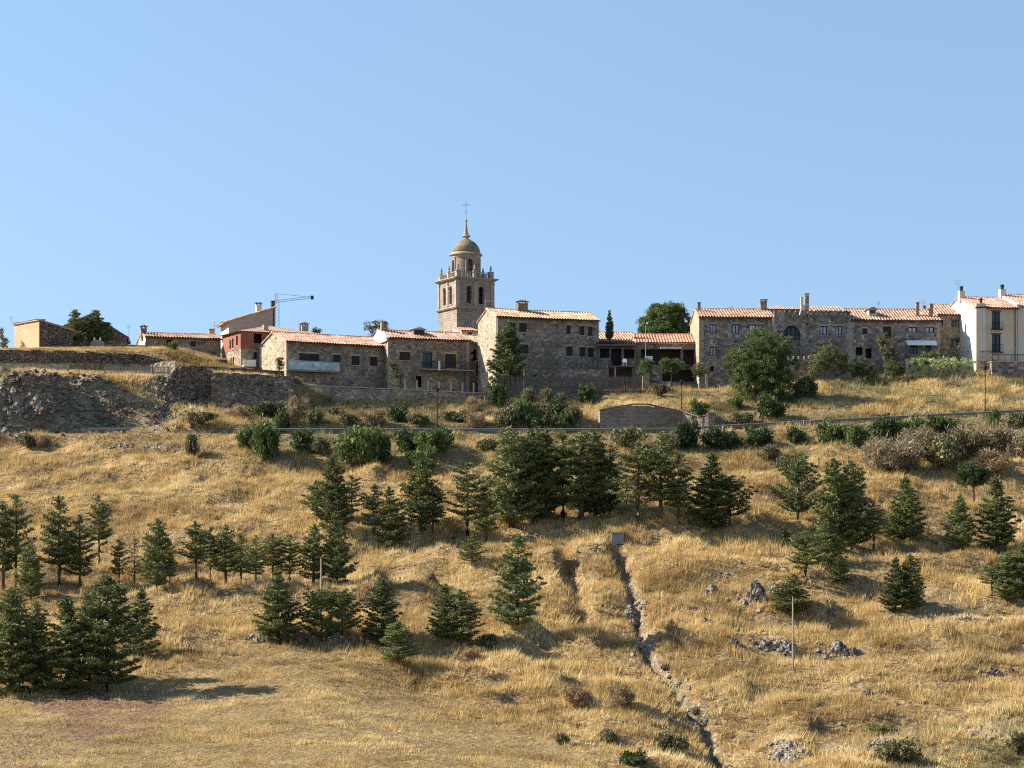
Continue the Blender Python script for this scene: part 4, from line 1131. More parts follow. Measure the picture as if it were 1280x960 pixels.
class House:
    def __init__(s, name, label, px0, Y0, th, px1, pye, pyb, depth, rise, wall='stone', side=None, roof='tile', cat='house', group=None,
                 ops=(), side_ops=(), rtype='gable', eave=0.35, verge=0.15, pye1=None, over=None, wdepth=0.22, drop=1.5, band=None, pyr=None):
        s.C = P(px0, pyb, Y0); s.th = R(th); s.c, s.s_ = math.cos(s.th), math.sin(s.th)
        s.root = empty(name, s.C, s.th); tag(s.root, label, cat, group)
        s.L = s.u(px1); s.D = depth; s.E = Zp(pye, Y0)-s.C.z
        s.E1 = s.E if pye1 is None else s.z(px1, pye1)
        L, D, E, E1 = s.L, s.D, s.E, s.E1; z0 = -drop
        if pyr: rise = max(.5, Zp(pyr, Y0+s.c*D/2)-s.C.z-s.E-.22)
        fo = [(s.u(a), s.u(c), s.z((a+c)/2, d), s.z((a+c)/2, b), k) for (a, b, c, d, k) in ops]
        so = [(s.v(c), s.v(a), s.zv((a+c)/2, d), s.zv((a+c)/2, b), k) for (a, b, c, d, k) in side_ops]
        U = Vector((1,0,0)); V = Vector((0,1,0))
        Em = min(E, E1)
        fr = MB(); panel(fr, (0,0,0), U, V, L, z0, Em, [o for o in fo], wdepth)
        sd = MB(); panel(sd, (0,0,0), V, U, D, z0, E, so, wdepth)
        if rtype == 'gable':
            sd.poly([(0,0,E),(0,D,E),(0,D/2,E+rise)])
            fr.poly([(L,0,E),(L,D,E),(L,D/2,E+rise)])
            fr.quad((L,0,z0),(L,D,z0),(L,D,E),(L,0,E)); fr.quad((L,D,z0),(0,D,z0),(0,D,E),(L,D,E))
        elif rtype == 'mono':          # rises to the back
            sd.poly([(0,0,E),(0,D,E),(0,D,E+rise)]); fr.poly([(L,0,E),(L,D,E),(L,D,E+rise)])
            fr.quad((L,0,z0),(L,D,z0),(L,D,E),(L,0,E)); fr.quad((L,D,z0),(0,D,z0),(0,D,E+rise),(L,D,E+rise))
        elif rtype == 'cross':         # gable end facing the viewer
            pk = s.peak = over[0]*L if over else L/2
            fr.poly([(0,0,Em),(L,0,Em),(L,0,E1),(pk,0,max(E, E1)+rise),(0,0,E)])
            fr.quad((L,0,z0),(L,D,z0),(L,D,E1),(L,0,E1)); fr.poly([(L,D,z0),(0,D,z0),(0,D,E),(pk,D,max(E, E1)+rise),(L,D,E1)])
        elif rtype == 'side':          # monopitch along the facade
            fr.poly([(0,0,Em),(L,0,Em),(L,0,E1),(0,0,E)])
            fr.quad((L,0,z0),(L,D,z0),(L,D,E1),(L,0,E1)); fr.poly([(L,D,z0),(0,D,z0),(0,D,E),(L,D,E1)])
        elif rtype in ('flat', 'hip'):
            fr.quad((L,0,z0),(L,D,z0),(L,D,E),(L,0,E)); fr.quad((L,D,z0),(0,D,z0),(0,D,E),(L,D,E))
        s.front = fr.build('wall', M[wall], s.root)
        if wall.startswith('stone') and (side is None or side.startswith('stone')):
            q = MB(); q2 = MB(); rq = random.Random(int(px0)); z = -.6
            while z < Em-.35:
                hh = rq.uniform(.26, .42); k = int(z*10) % 2; a, b = (rq.uniform(.5,.75), rq.uniform(.25,.38)) if k else (rq.uniform(.25,.38), rq.uniform(.5,.75))
                q.box(-.025, a, -.025, b, z, z+hh-.012)
                q2.box(L-a, L+.025, -.025, b, z, z+hh-.012)
                z += hh
            if wdepth < .3 and Em > 3.6:
                q.build('quoins', M['quoin'], s.root); q2.build('quoins', M['quoin'], s.root)
        s.side = sd.build('side_wall', M[side or wall], s.root)
        if side and side != wall: s.side['label'] = 'left side wall in a lighter finish, on stone houses sunlight painted in'  # stone sides take the lighter copy, sunlight put into the colour
        for o in fo: window(s.root, (0,0,0), U, V, *o[:4], kind=o[4], depth=wdepth)
        for o in so: window(s.root, (0,0,0), V, U, *o[:4], kind=o[4], depth=wdepth)
        if rtype == 'gable':
            sl = Vector((0, D/2, rise)); w = sl.length; sl.normalize(); e = eave
            s.roof = tile_slope('roof', Vector((-verge,0,E))-sl*e+Vector((0,0,.13)), U, sl, L+2*verge, w+e, roof, s.root, seed=int(px0))
            sb = Vector((0,-D/2,rise)).normalized()
            tile_slope('rear_roof', Vector((-verge,D,E))-sb*e+Vector((0,0,.13)), U, sb, L+2*verge, w+e, roof, s.root, seed=int(px0)+1)
            k = MB(); k.tube([(-verge, D/2, E+rise+.2), (L*.33, D/2, E+rise+.15), (L*.66, D/2, E+rise+.16), (L+verge, D/2, E+rise+.2)], .13, 8); k.build('ridge_tiles', M[roof], s.root)
        elif rtype == 'mono':
            sl = Vector((0, D, rise)); w = sl.length; sl.normalize()
            s.roof = tile_slope('roof', Vector((-verge,0,E))-sl*eave+Vector((0,0,.13)), U, sl, L+2*verge, w+eave, roof, s.root, seed=int(px0))
        elif rtype == 'cross':
            pkz = max(E, E1)+rise
            a = Vector((pk, 0, pkz-E)); w = a.length; a.normalize()
            tile_slope('roof', Vector((0,-verge,E))-a*eave+Vector((0,0,.13)), V, a, D+2*verge, w+eave, roof, s.root, seed=int(px0))
            a = Vector((pk-L, 0, pkz-E1)); w = a.length; a.normalize()
            tile_slope('rear_roof', Vector((L,-verge,E1))-a*eave+Vector((0,0,.13)), V, a, D+2*verge, w+eave, roof, s.root, seed=int(px0)+2)
        elif rtype == 'side':
            if E1 >= E: a = Vector((L, 0, E1-E)); O = Vector((0,-verge,E))
            else: a = Vector((-L, 0, E-E1)); O = Vector((L,-verge,E1))
            w = a.length; a.normalize()
            s.roof = tile_slope('roof', O-a*eave+Vector((0,0,.13)), V, a, D+2*verge, w+2*eave*.8, roof, s.root, seed=int(px0))
        elif rtype == 'hip':
            e = eave; h = MB(); zz = E+.02; pk = over[0]*L if over else L/2; rl = over[1]*L if over and len(over) > 1 else 0.0
            A = [(-e,-e,zz),(L+e,-e,zz),(L+e,D+e,zz),(-e,D+e,zz)]; T = [(pk-rl, D/2, zz+rise), (pk+rl+.01, D/2, zz+rise)]
            h.add(A+T, [(0,1,5,4),(1,2,5),(2,3,4,5),(3,0,4),(3,2,1,0)])
            h.build('roof', M[roof], s.root)
        elif rtype == 'flat':
            k = MB(); k.box(-.1, L+.1, -.1, D+.1, E+.002, E+.2); s.roof = k.build('roof', M[roof], s.root)
    def u(s, px):
        k = (px-CX)/F; return (k*s.C.y-s.C.x)/(s.c-k*s.s_)
    def v(s, px):
        k = (px-CX)/F; return (s.C.x-k*s.C.y)/(s.s_+k*s.c)
    def z(s, px, py): return Zp(py, s.C.y+s.u(px)*s.s_)-s.C.z
    def zv(s, px, py): return Zp(py, s.C.y+s.v(px)*s.c)-s.C.z
    def xz(s, px, py, y):
        """local x,z of a photo point at local depth y"""
        k = (px-CX)/F; x0 = s.C.x-y*s.s_; y0 = s.C.y+y*s.c
        u = (k*y0-x0)/(s.c-k*s.s_); return u, Zp(py, y0+u*s.s_)-s.C.z
    def chim(s, pxa, pxb, pyt, y, mat='stone', cap='slab', down=1.6, d=None):
        a, z = s.xz(pxa, pyt, y); b, _ = s.xz(pxb, pyt, y)
        h = {'slab': .37, 'roof': .62, 'pot': .8}.get(cap, 0.1)
        return chimney(s.root, (a+b)/2, y, z-h-down, z-h, b-a, mat, cap, d)
    def gutter(s):
        m = MB(); m.tube([(-.1,-.42,s.E-.06),(s.L+.1,-.42,s.E-.06)], .07, 6)
        m.build('gutter', M['metal_brown'], s.root)
def antenna(root, x, y, z0, z1, w=0.5):
    m = MB(); m.tube([(x,y,z0),(x,y,z1)], .025, 5)
    for k in range(4): m.tube([(x-w/2,y,z1-.1-.16*k),(x+w/2,y,z1-.1-.16*k)], .015, 4)
    m.tube([(x,y-.3,z1-.3),(x,y+.3,z1-.3)], .015, 4)
    return m.build('antenna', M['metal'], root)

# --- left end
h = House('sandy_walled_house', 'low house with sunlit sandy end wall and dark stone front at the far left', 49, 292, 40, 91, 401, 438, 7.2, 0, 'stone_dry', 'sand', 'tile', rtype='side', pye1=414)
h.chim(50, 55, 399, 0.8, 'brick', 'none', 1.0); 
x, z = h.xz(12, 395, 6.9); antenna(h.root, x+0.1, 6.6, h.E-.2, z, 0.6)
h = House('shaded_gable_house', 'low gabled house, painted dark for shade, half hidden by two evergreens', 76, 312, 8, 158, 410, 440, 9, 1.9, 'stone_dry', None, 'tile_dark', rtype='cross', pye1=422, over=(0.45,))  # roof and gable lie in shade, painted in as dark tiles and stone
h.chim(132, 137, 403, 3, 'stone_dry', 'none')
h = House('long_low_house', 'long low stone house with whitewashed end wall and orange tile roof', 182, 300, 18, 276, 421.5, 442, 7.6, 1.15, 'stone', 'offwhite', 'tile',
  ops=[(208,425,215,434,'open'), (238,426.5,245,433.5,'shutter')], side_ops=[(170,427,173.5,430,'open')], pyr=415)
h.chim(176, 183, 406, 2.6, 'stone', 'roof'); h.gutter()
x, z = h.xz(161, 406, 7); antenna(h.root, x, 7, h.E, z, 0.5)
x, z = h.xz(268, 402, 4); antenna(h.root, x, 4, h.E, z, 0.3)
h.chim(261, 268, 411, 5, 'stone_warm', 'none')
h = House('tall_taupe_house', 'tall house with smooth taupe side rising to a dark flue pipe', 286, 304, 17, 341, 402, 458, 7.0, 0, 'taupe', 'offwhite', 'tile_old', rtype='side', pye1=386, eave=0.9, verge=0.25,
  side_ops=[(277.6,419,279.6,428,'open'), (281.5,425,283.6,434,'open'), (281.2,443,284,456,'open')])
h.chim(320, 326.5, 378.5, 1.2, 'offwhite', 'slab', 1.5)
m = MB(); x, z = h.xz(341, 376, .6); x2, z2 = h.xz(341, 401, .6); m.tube([(x,.6,z2-1),(x,.6,z-.1)], .30, 14); m.tube([(x,.6,z-.1),(x,.6,z)], .35, 14)
m.tube([(x,.6,z-.9),(x+.5,.6,z-.75)], .05, 6); m.build('flue_pipe', M['metal_brown'], h.root)
h = House('red_brick_house', 'red brick house on a stone base with a pale tiled hipped roof', 301, 296, 27, 408, 414, 460, 7.2, 1.35, 'stone', None, 'tile_hip', rtype='hip', over=(0.42,0.0), eave=.5,
  ops=[(317,417,327,429,'open'), (317.5,440,321.5,449,'shutter')], side_ops=[(287.2,425,289,437,'shutter'), (290.2,423,292.2,435.5,'shutter'), (295.4,420,297.8,432,'shutter'), (288,447,289.6,457,'shutter'), (290.8,446,292.6,457,'shutter')])
mb = MB(); U = Vector((1,0,0)); V = Vector((0,1,0)); zb = h.z(310,436)
fo = [(h.u(317), h.u(327), h.z(322,429), h.z(322,417))]
panel(mb, (0,-.04,0), U, V, h.u(340), zb, h.E-.01, fo, .05)
so = [(h.v(b), h.v(a), h.zv((a+b)/2, d), h.zv((a+b)/2, c)) for (a, c, b, d) in ((287.2,425,289,437),(290.2,423,292.2,435.5),(295.4,420,297.8,432))]
panel(mb, (-.04,-.04,0), V, U, h.D+.04, zb, h.E-.01, [(a+.04, b+.04, c, d) for a, b, c, d in so], .05)
mb.quad((-.04,-.04,zb),(h.u(340),-.04,zb),(h.u(340),0.01,zb),(-.04,.01,zb))
mb.build('brick_upper_wall', M['brick'], h.root)
x0, z0 = h.xz(301, 457, -.9); x1, z1 = h.xz(317, 450, -.9)
m = MB(); m.box(h.u(302), h.u(317), -.9, -.05, z0-.05, z0+.12); m.box(h.u(302), h.u(317), -.9, -.84, z0+.12, z1); m.build('balcony', M['white_paint'], h.root)
h.chim(329, 334.5, 406, .8, 'stone_warm', 'none', 2.6)
h.chim(376, 384, 402.5, 4.6, 'concrete', 'roof', 1.6)

# --- crane far behind
cr = empty('tower_crane', P(346.5, 430, 420)); tag(cr, 'thin grey tower crane rising behind the taupe house', 'crane')
def cp(px, py): return Vector(((px-346.5)/F*420, 0, (430-py)/F*420))
def truss(mb, a, b, w, n, r=.035):
    d = (b-a); off = [Vector((0,-w/2,0)), Vector((0,w/2,0))]
    perp = Vector((1,0,0)) if abs(d.x) < abs(d.z) else Vector((0,0,1))
    c = [a+o+perp*k*w/2 for o in off for k in (-1, 1)]
    for q in c: mb.tube([q, q+d], r, 4)
    for i in range(n):
        t0 = i/n; t1 = (i+1)/n
        for (i0, i1) in ((0,1),(2,3),(0,2),(1,3)): mb.tube([c[i0]+d*t0, c[i1]+d*t1], r*.6, 4)
m = MB(); truss(m, cp(346.5,432), cp(346.5,376), .7, 12, .028); m.build('mast', M['crane'], cr)
m = MB(); truss(m, cp(343,377.2), cp(390,371.5), .38, 16, .018); m.build('jib', M['crane'], cr)
m = MB(); truss(m, cp(345.5,376), cp(345,367), .4, 3, .022); m.build('tower_peak', M['crane'], cr)
m = MB(); m.tube([cp(345,367), cp(388,371.5)], .025, 4); m.tube([cp(345,367), cp(343,377)], .025, 4); m.build('tie_cable', M['metal_dark'], cr)
m = MB(); q = cp(390.3,371.6); m.box(q.x-.25, q.x+.25, -.3, .3, q.z-.4, q.z+.3); m.build('jib_end', M['metal_dark'], cr)

# --- long house with glazed balcony
h = House('long_stone_house', 'long stone house with sunlit gable, orange roof and glazed balcony', 358, 288, 29, 485, 427, 478, 9.4, 1.55, 'stone', 'stone_warm', 'tile', verge=0.2,
  ops=[(374,442,399,451,'shutter'), (416.5,443.5,425.5,453,'shutter'), (439.5,445,449.5,456.5,'shutter'), (462.5,446,472,457.5,'shutter')], pyr=414.5)
h.gutter()
a, z = h.xz(360, 462.5, -1.0); 
x0, _ = h.xz(361,462,-1.1); x1, zt = h.xz(424, 452, -1.1); _, zb = h.xz(361, 461, -1.1)
m = MB(); m.box(x0, x1, -1.15, -.02, zb-.22, zb); m.build('balcony_slab', M['concrete'], h.root)
bal = MB(); bal.box(x0, x1, -1.14, -1.10, zb+.02, zb+1.05); b_ = bal.build('balcony_glass', M['glass_rail'], h.root)
bal = MB(); n = 8
for i in range(n+1): bal.box(x0+(x1-x0)*i/n-.025, x0+(x1-x0)*i/n+.025, -1.18, -1.142, zb, zb+1.1)
bal.box(x0-.03, x1+.03, -1.19, -1.09, zb+1.102, zb+1.15); bal.build('balcony_rail', M['metal'], h.root)

h = House('balcony_house', 'stone house with white gable edge, roof dormer and long iron balcony', 485, 293, 20, 586, 422.5, 490, 7.6, 1.1, 'stone', None, 'tile', verge=-.05,
  ops=[(499.5,440,512.5,450.5,'shutter'), (528.5,441,540,461,'win'), (556.5,442.5,570,460,'shutter'), (520,470,527,484,'open')], pyr=412)
h.gutter(); h.chim(476, 482.5, 402, 3.4, 'stone_brown', 'none', 2.2)
m = MB(); p0 = Vector((-.28,-.1,h.E+.1)); pk = Vector((-.28,h.D/2,h.E+1.5)); m.prism([p0-Vector((0,0,.5)), Vector((-.28,h.D,h.E-.4)), Vector((-.28,h.D,h.E+.1)), pk, p0], (.26,0,0)); m.build('gable_parapet', M['white'], h.root)
def dormer(h, pxa, pxb, pyt, pyb, y, wall='stone_brown', roof='tile_old', wk='shutter', length=2.6):
    a, zt = h.xz(pxa, pyt, y); b, zb = h.xz(pxb, pyb, y); zt2 = h.xz(pxb, pyt, y)[1]
    w = b-a; m = MB(); m.box(a, b, y, y+length, zb-.2, zt-.25); dm = m.build('dormer', M[wall], h.root)
    r = MB(); r.prism([(a-.25, y-.3, zt-.24), (b+.25, y-.3, zt-.24), ((a+b)/2, y-.3, zt+.12)], (0, length+.3, 0)); r.build('dormer_roof', M[roof], dm)
    k = MB(); k.box(a+.15, b-.15, y-.03, y-.005, zb+.05, zt-.35); k.build('dormer_window', M['pane' if wk != 'shutter' else 'shutter'], dm)
dormer(h, 517, 531, 409.5, 419.5, 1.8)
x0, _ = h.xz(528, 462, -1.2); x1, zb = h.xz(593, 462.5, -1.2)
m = MB(); m.box(x0, x1, -1.2, -.02, zb-.16, zb); m.build('balcony_slab', M['concrete'], h.root)
m = MB()
for i in range(46): x = x0+(x1-x0)*i/45; m.tube([(x,-1.16,zb),(x,-1.16,zb+1.0)], .018, 4)
m.tube([(x0,-1.16,zb+1.0),(x1,-1.16,zb+1.0)], .03, 4); m.build('balcony_railing', M['metal_dark'], h.root)
m = MB(); x, z = h.xz(549,452,-1.25); m.box(x-.12, x+.16, -1.25, -1.21, z-1.2, z+.1); m.build('hanging_towel', M['white_paint'], h.root)
m = MB()
for pxx in (577.5, 581.5): 
    x = h.u(pxx); m.box(x-.07, x+.07, -.5, -.36, .2, h.E-.4)
m.build('downpipe', M['blue'], h.root)
h = House('recessed_wing', 'small recessed stone wing with pale tiles between balcony house and central house', 585.5, 299.5, 20, 622, 428.5, 492, 7.0, 1.35, 'stone_grey', None, 'tile_old', verge=.05,
  ops=[(587,437,595.5,451,'open'), (604,441.5,611.5,452.5,'win'), (595,452,600,470,'shutter')], pyr=418.5)
h = House('red_eaved_annex', 'tiny low building with a red roof edge at the foot of the tower', 577, 318, 20, 600, 414, 440, 4, .8, 'offwhite', None, 'tile_new', ops=[(585,416,590,419.5,'shutter')], rtype='mono')

# --- central house
h = House('central_stone_house', 'tall two storey stone house in the centre with sunlit gable and big chimney', 620.5, 290, 20, 748.5, 396, 487, 7.6, 1.35, 'stone', 'stone_warm', 'tile_old', verge=.15,
  ops=[(637.5,403,644,414.5,'shutter'), (649,403.5,658.5,415,'shutter'), (708,406.5,713.5,418,'shutter'), (724.5,407.5,730.5,419,'shutter'), (735,408,741,420,'shutter'),
       (648,430.5,660.5,442,'shutter'), (708,433,715.5,445,'shutter'), (724.5,434,732,446,'shutter'), (735,434.5,742.5,446.5,'shutter')], pyr=385.3)
h.gutter(); h.chim(646.5, 658.5, 374.5, 3.4, 'stone', 'roof', 1.8, d=.9)
m = MB(); x, z = h.xz(747.6, 403, -.12); m.tube([(x,-.12,h.E-.1),(x,-.12,.5)], .05, 6); m.tube([(.12,-.12,h.E-.1),(.12,-.12,.5)], .05, 6); m.build('downpipe', M['metal'], h.root)
m = MB(); x, z = h.xz(606.5, 375.5, 3.0); _, zz = h.xz(606.5, 387, 3.0); m.tube([(x,3,zz-.6),(x,3,z)], .03, 5); m.tube([(x,3,z),(x+1.1,3,z)], .035, 5); m.tube([(x,3,z-.25),(x+1.1,3,z-.02)], .012, 4); m.build('roof_mast', M['metal'], h.root)

# --- low buildings right of centre
h = House('old_tile_shed', 'low building with faded tile roof behind the cypress', 748, 303, 8, 797, 425, 470, 9, 1.25, 'stone', None, 'tile_old', pyr=414.5)
h = House('veranda_house', 'low dark house with a glazed veranda under a slate edge', 749, 293, 5, 795, 430.5, 476, 6, .9, 'stone_grey', None, 'tile_dark', rtype='mono', wdepth=.6,
  ops=[(750,435.5,762,447.5,'open'), (763,436,777,459,'open'), (780,436.5,793,448,'open')])
m = MB()
for pxx in (778.3, 763, 794): x, z = h.xz(pxx, 434, -1.2); x, zb = h.xz(pxx, 470, -1.2); m.box(x-.07, x+.07, -1.25, -1.11, zb, z)
a = h.xz(749, 431.5, -1.3)[0]; b, z = h.xz(797, 431.5, -1.3); m.box(a, b, -1.35, -.02, z-.12, z+.06); m.build('veranda_frame', M['wood_grey'], h.root)
h = House('orange_roofed_house', 'low house with bright orange corrugated roof and long dark gallery', 794.5, 294, 2, 873, 428.5, 478, 6.8, 1.0, 'stone_grey', 'offwhite', 'tile_new', wdepth=.8, verge=.1,
  ops=[(801,436.5,851,456,'open'), (854,437,871,456,'open'), (828,462,868,477,'open')], pyr=417.5)
m = MB(); a, z = h.xz(825.5, 434.6, -.9); b, z2 = h.xz(852, 434.6, -.9); m.box(a, b, -1.0, -.02, z-.10, z+.04); m.build('awning', M['awning'], h.root)
m = MB(); a, z = h.xz(806, 446, -.5); b, z2 = h.xz(816, 449, -.5); m.box(a, b, -.55, -.3, z2-.3, z+.1); m.build('white_box', M['white_paint'], h.root)
m = MB(); a, z = h.xz(852, 456.5, -1); b, _ = h.xz(873, 456.5, -1); m.box(a, b, -1.0, -.02, z-.2, z-.05)
for i in range(16): x = a+(b-a)*i/15; m.tube([(x,-.96,z-.05),(x,-.96,z+.85)], .016, 4)
m.tube([(a,-.96,z+.85),(b,-.96,z+.85)], .025, 4); m.build('balcony_railing', M['metal_dark'], h.root)
# pergola in the garden and plastic chair on it
pg = empty('garden_pergola', P(760, 474, 288.2)); tag(pg, 'low dark pergola with a pale post behind the timber fence', 'pergola')
s = 288.2/F
m = MB(); m.box(0, 33*s, 0, 2.2, 15.5*s, 17*s); m.build('canopy', M['wood_grey'], pg)
for k in (0.3, 8.8, 32.3):
    m = MB(); m.box(k*s-.06, k*s+.1, 0, .16, -.6, 15.3*s); m.build('post', M['wood_pale'] if k == 8.8 else M['wood_grey'], pg)
m = MB(); m.box(1*s, 31*s, 1.9, 2.0, -.6, 15*s); m.build('back_screen', M['wood'], pg)
ch = empty('garden_chair', P(781, 456.6, 290.2)); tag(ch, 'white plastic chair on the dark veranda', 'chair')
m = MB(); m.box(-.24,.24,-.24,.24,.40,.44); m.build('seat', M['white_paint'], ch)
m = MB(); m.box(-.24,.24,.20,.24,.445,.9); m.box(-.28,-.245,-.2,.2,.6,.64); m.box(.245,.28,-.2,.2,.6,.64); m.build('backrest', M['white_paint'], ch)
for sx in (-1, 1):
    for sy in (-1, 1): m = MB(); m.box(sx*.22-.02, sx*.22+.02, sy*.22-.02, sy*.22+.02, 0, .398); m.build('leg', M['white_paint'], ch)
m = MB(); a = P(776,457,290.2); b = P(790,457,290.2); m.box(a.x, b.x, 289.8, 292.5, a.z-.15, a.z); m.box(a.x, b.x, 291, 292.2, a.z-3.2, a.z-.152)
tag(m.build('veranda_terrace', M['concrete']), 'small raised concrete terrace under the white plastic chair', 'terrace')

# --- long stone house at the right and its crenellated neighbour
h = House('long_right_house', 'long grey stone house with windows painted pale for reflected sky and curtains, behind the large leafy tree', 874, 290, 2.5, 966, 396.8, 486, 9.4, 1.05, 'stone_grey', 'stone_warm', 'tile', verge=.15,
  ops=[(887.3,405.3,895.7,417,'curtain_sky'), (915,405,924,417,'curtain_sky'), (936,405.5,953.5,418.5,'curtain_sky'), (887.3,433,895.7,445.3,'curtain_sky'), (888,458,892,464,'open')], pyr=385.6)
h.gutter(); h.chim(871.8, 875.6, 378, 3.2, 'stone_brown', 'none'); h.chim(950, 958, 374.5, 4.2, 'stone_grey', 'slab', 2.0)
x, z = h.xz(914.5, 384, 4.8); antenna(h.root, x, 4.8, h.E+.9, z+.2, .7)
h = House('hip_roofed_house', 'pale house with a low hipped roof showing behind the crenellated wall', 960, 304, 3, 999, 386.5, 440, 7, .95, 'stone_warm', None, 'tile_hip', rtype='hip', over=(0.42,0.0), eave=.4)
# crenellated house
c = House('crenellated_house', 'castle like stone house with a crenellated top and a great round arch', 966.5, 289.6, 2, 1063.5, 396, 486, 9, 0, 'stone_grey', None, 'tile', rtype='flat',
  ops=[(1024.5,407.5,1033.5,418.5,'curtain_sky'), (1043.5,407.5,1053,418.5,'curtain_sky'), (979,407,1000.5,447,'none'), (985,459,995,470,'open'), (999,459,1010,472,'open')])
bpy.data.objects.remove(c.roof)
for o in list(c.root.children):
    if o.name.startswith(('window','sill','lintel')):
        me = o.data; xs_ = [v.co.x for v in me.vertices]
        if abs(sum(xs_)/len(xs_)-(c.u(979)+c.u(1000.5))/2) < .3 and max(v.co.z for v in me.vertices) > c.z(990,450) :
            for k in list(o.children): bpy.data.objects.remove(k)
            bpy.data.objects.remove(o)
ua, ub = c.u(979), c.u(1000.5); za, zt = c.z(990, 447), c.z(990, 407); rad = (ub-ua)/2; cx_ = (ua+ub)/2; zc = zt-rad
m = MB()      # spandrels closing the square opening to a round arch, with the arch reveal
for sgn in (-1, 1):
    arc = [(cx_+sgn*rad*math.cos(t), zc+rad*math.sin(t)) for t in [math.pi/2*i/10 for i in range(11)]]
    for i in range(10):
        (xa, z_a), (xb, z_b) = arc[i], arc[i+1]
        m.quad((xa,0,z_a),(xb,0,z_b),(xb,0,zt),(xa,0,zt))
        m.quad((xa,0,z_a),(xa,.9,z_a),(xb,.9,z_b),(xb,0,z_b))
for x in (ua, ub): m.quad((x,.2,za),(x,.9,za),(x,.9,zc),(x,.2,zc))
m.build('arch_wall', M['stone_grey'], c.root)
ym = .72; zs_ = c.z(990, 424.5)
m = MB(); m.box(ua, ub, ym, ym+.1, za, zs_); m.build('arch_infill', M['stone_brown'], c.root)
m = MB(); m.box(ua, ub, ym+.03, ym+.06, zs_, zt); pane = m
fm = MB()
for k in range(5): x = ua+(ub-ua)*k/4; fm.box(x-.06, x+.06, ym-.06, ym+.02, zs_, zc+math.sqrt(max(0, rad**2-(x-cx_)**2)))
for z in (zs_+.05, zc): fm.box(ua, ub, ym-.05, ym+.015, z-.05, z+.05)
pts = [(cx_+(rad-.05)*math.cos(math.pi*i/16), ym-.02, zc+(rad-.05)*math.sin(math.pi*i/16)) for i in range(17)]
fm.tube(pts, .07, 5); f = fm.build('arched_window', M['frame_dark'], c.root); pane.build('pane', M['pane'], f)
m = MB(); a, b = c.u(981), c.u(988.5); m.box(a, b, ym-.06, ym-.004, za, c.z(985,435.5)); m.build('door', M['wood'], c.root)
# crenels: left low run, raised right block
def merlons(x0, x1, z, n, hm):
    m = MB(); m.box(x0, x1, -.03, .45, c.E-.003, z)
    st = (x1-x0)/n
    for i in range(n):
        m.box(x0+st*i+.02, x0+st*(i+.55), -.03, .45, z+.003, z+hm); m.box(x0+st*i-.02, x0+st*(i+.55)+.04, -.07, .49, z+hm+.003, z+hm+.09)
    return m.build('crenellation', M['stone_grey'], c.root)
merlons(c.u(967.5), c.u(1008), c.z(990, 393.5), 6, .5)
mr = MB(); z1 = c.z(1035, 389); mr.box(c.u(1010), c.u(1063), -.03, .5, c.E-.003, z1); mr.box(c.u(1063)-.5, c.u(1063), .5, 8, c.E-.003, z1); mr.build('raised_parapet', M['stone_grey'], c.root)
m = MB()
for i in range(8):
    x = c.u(1014+i*6.1); m.box(x-.12, x+.14, -.2, -.035, z1-.5, z1-.25); m.box(x-.2, x+.22, -.08, .5, z1+.003, z1+.12)
m.build('corbels', M['trim'], c.root)
m = MB(); zz = c.z(1030, 388.8); x0, x1 = c.u(1012), c.u(1056.5)
sl = Vector((0, 3.4, 1.15)); w = sl.length; sl.normalize(); tile_slope('roof', (x0, .9, zz-.1), Vector((1,0,0)), sl, x1-x0, w, 'tile', c.root, seed=9)
m = MB(); m.box(x0+.2, x1-.2, 1.1, 8, c.E, zz-.2); m.build('upper_storey', M['stone_warm'], c.root)
m = MB(); xa = c.u(1028); m.box(xa, c.u(1036.5), 1.04, 1.09, c.E+.4, zz-.3); m.build('dormer_window', M['shutter'], c.root)
c.chim(1001, 1003.5, 371.5, .7, 'offwhite', 'none', 2.6); c.chim(1006.3, 1010.8, 367, .7, 'stone_warm', 'slab', 3.0)
m = MB(); x0, z0 = c.xz(998.5, 397, .5); x1, z1_ = c.xz(1007, 380, .5); m.prism([(x0,.5,z0),(x1,.5,z0),(x1,.5,z1_),((x0+x1)/2,.5,z1_-.3)], (0,.5,0)); m.build('chimney_shoulder', M['offwhite'], c.root)
m = MB(); x, z = c.xz(1036.8, 402, -.1); m.lathe(x, -.15, [(.05,z-.12),(.16,z),(.05,z+.14)], 8); m.build('wall_lamp', M['white_paint'], c.root)
# terrace balustrade in front of the arch house
bt = empty('terrace_wall', P(978, 476, 287.2)); tag(bt, 'dark stone terrace wall with pale knobs below the arch', 'terrace wall'); s = 287.2/F
m = MB(); m.box(0, 36*s, 0, 2.2, -1, 27*s); m.build('wall', M['stone_grey'], bt)
for k in (7.5, 14, 20.5, 27.5, 33): m = MB(); m.lathe(k*s, .15, [(.12,27*s+.002),(.14,27*s+.1),(.07,27*s+.16),(.16,27*s+.28),(.05,27*s+.4)], 10); m.build('finial', M['trim'], bt)

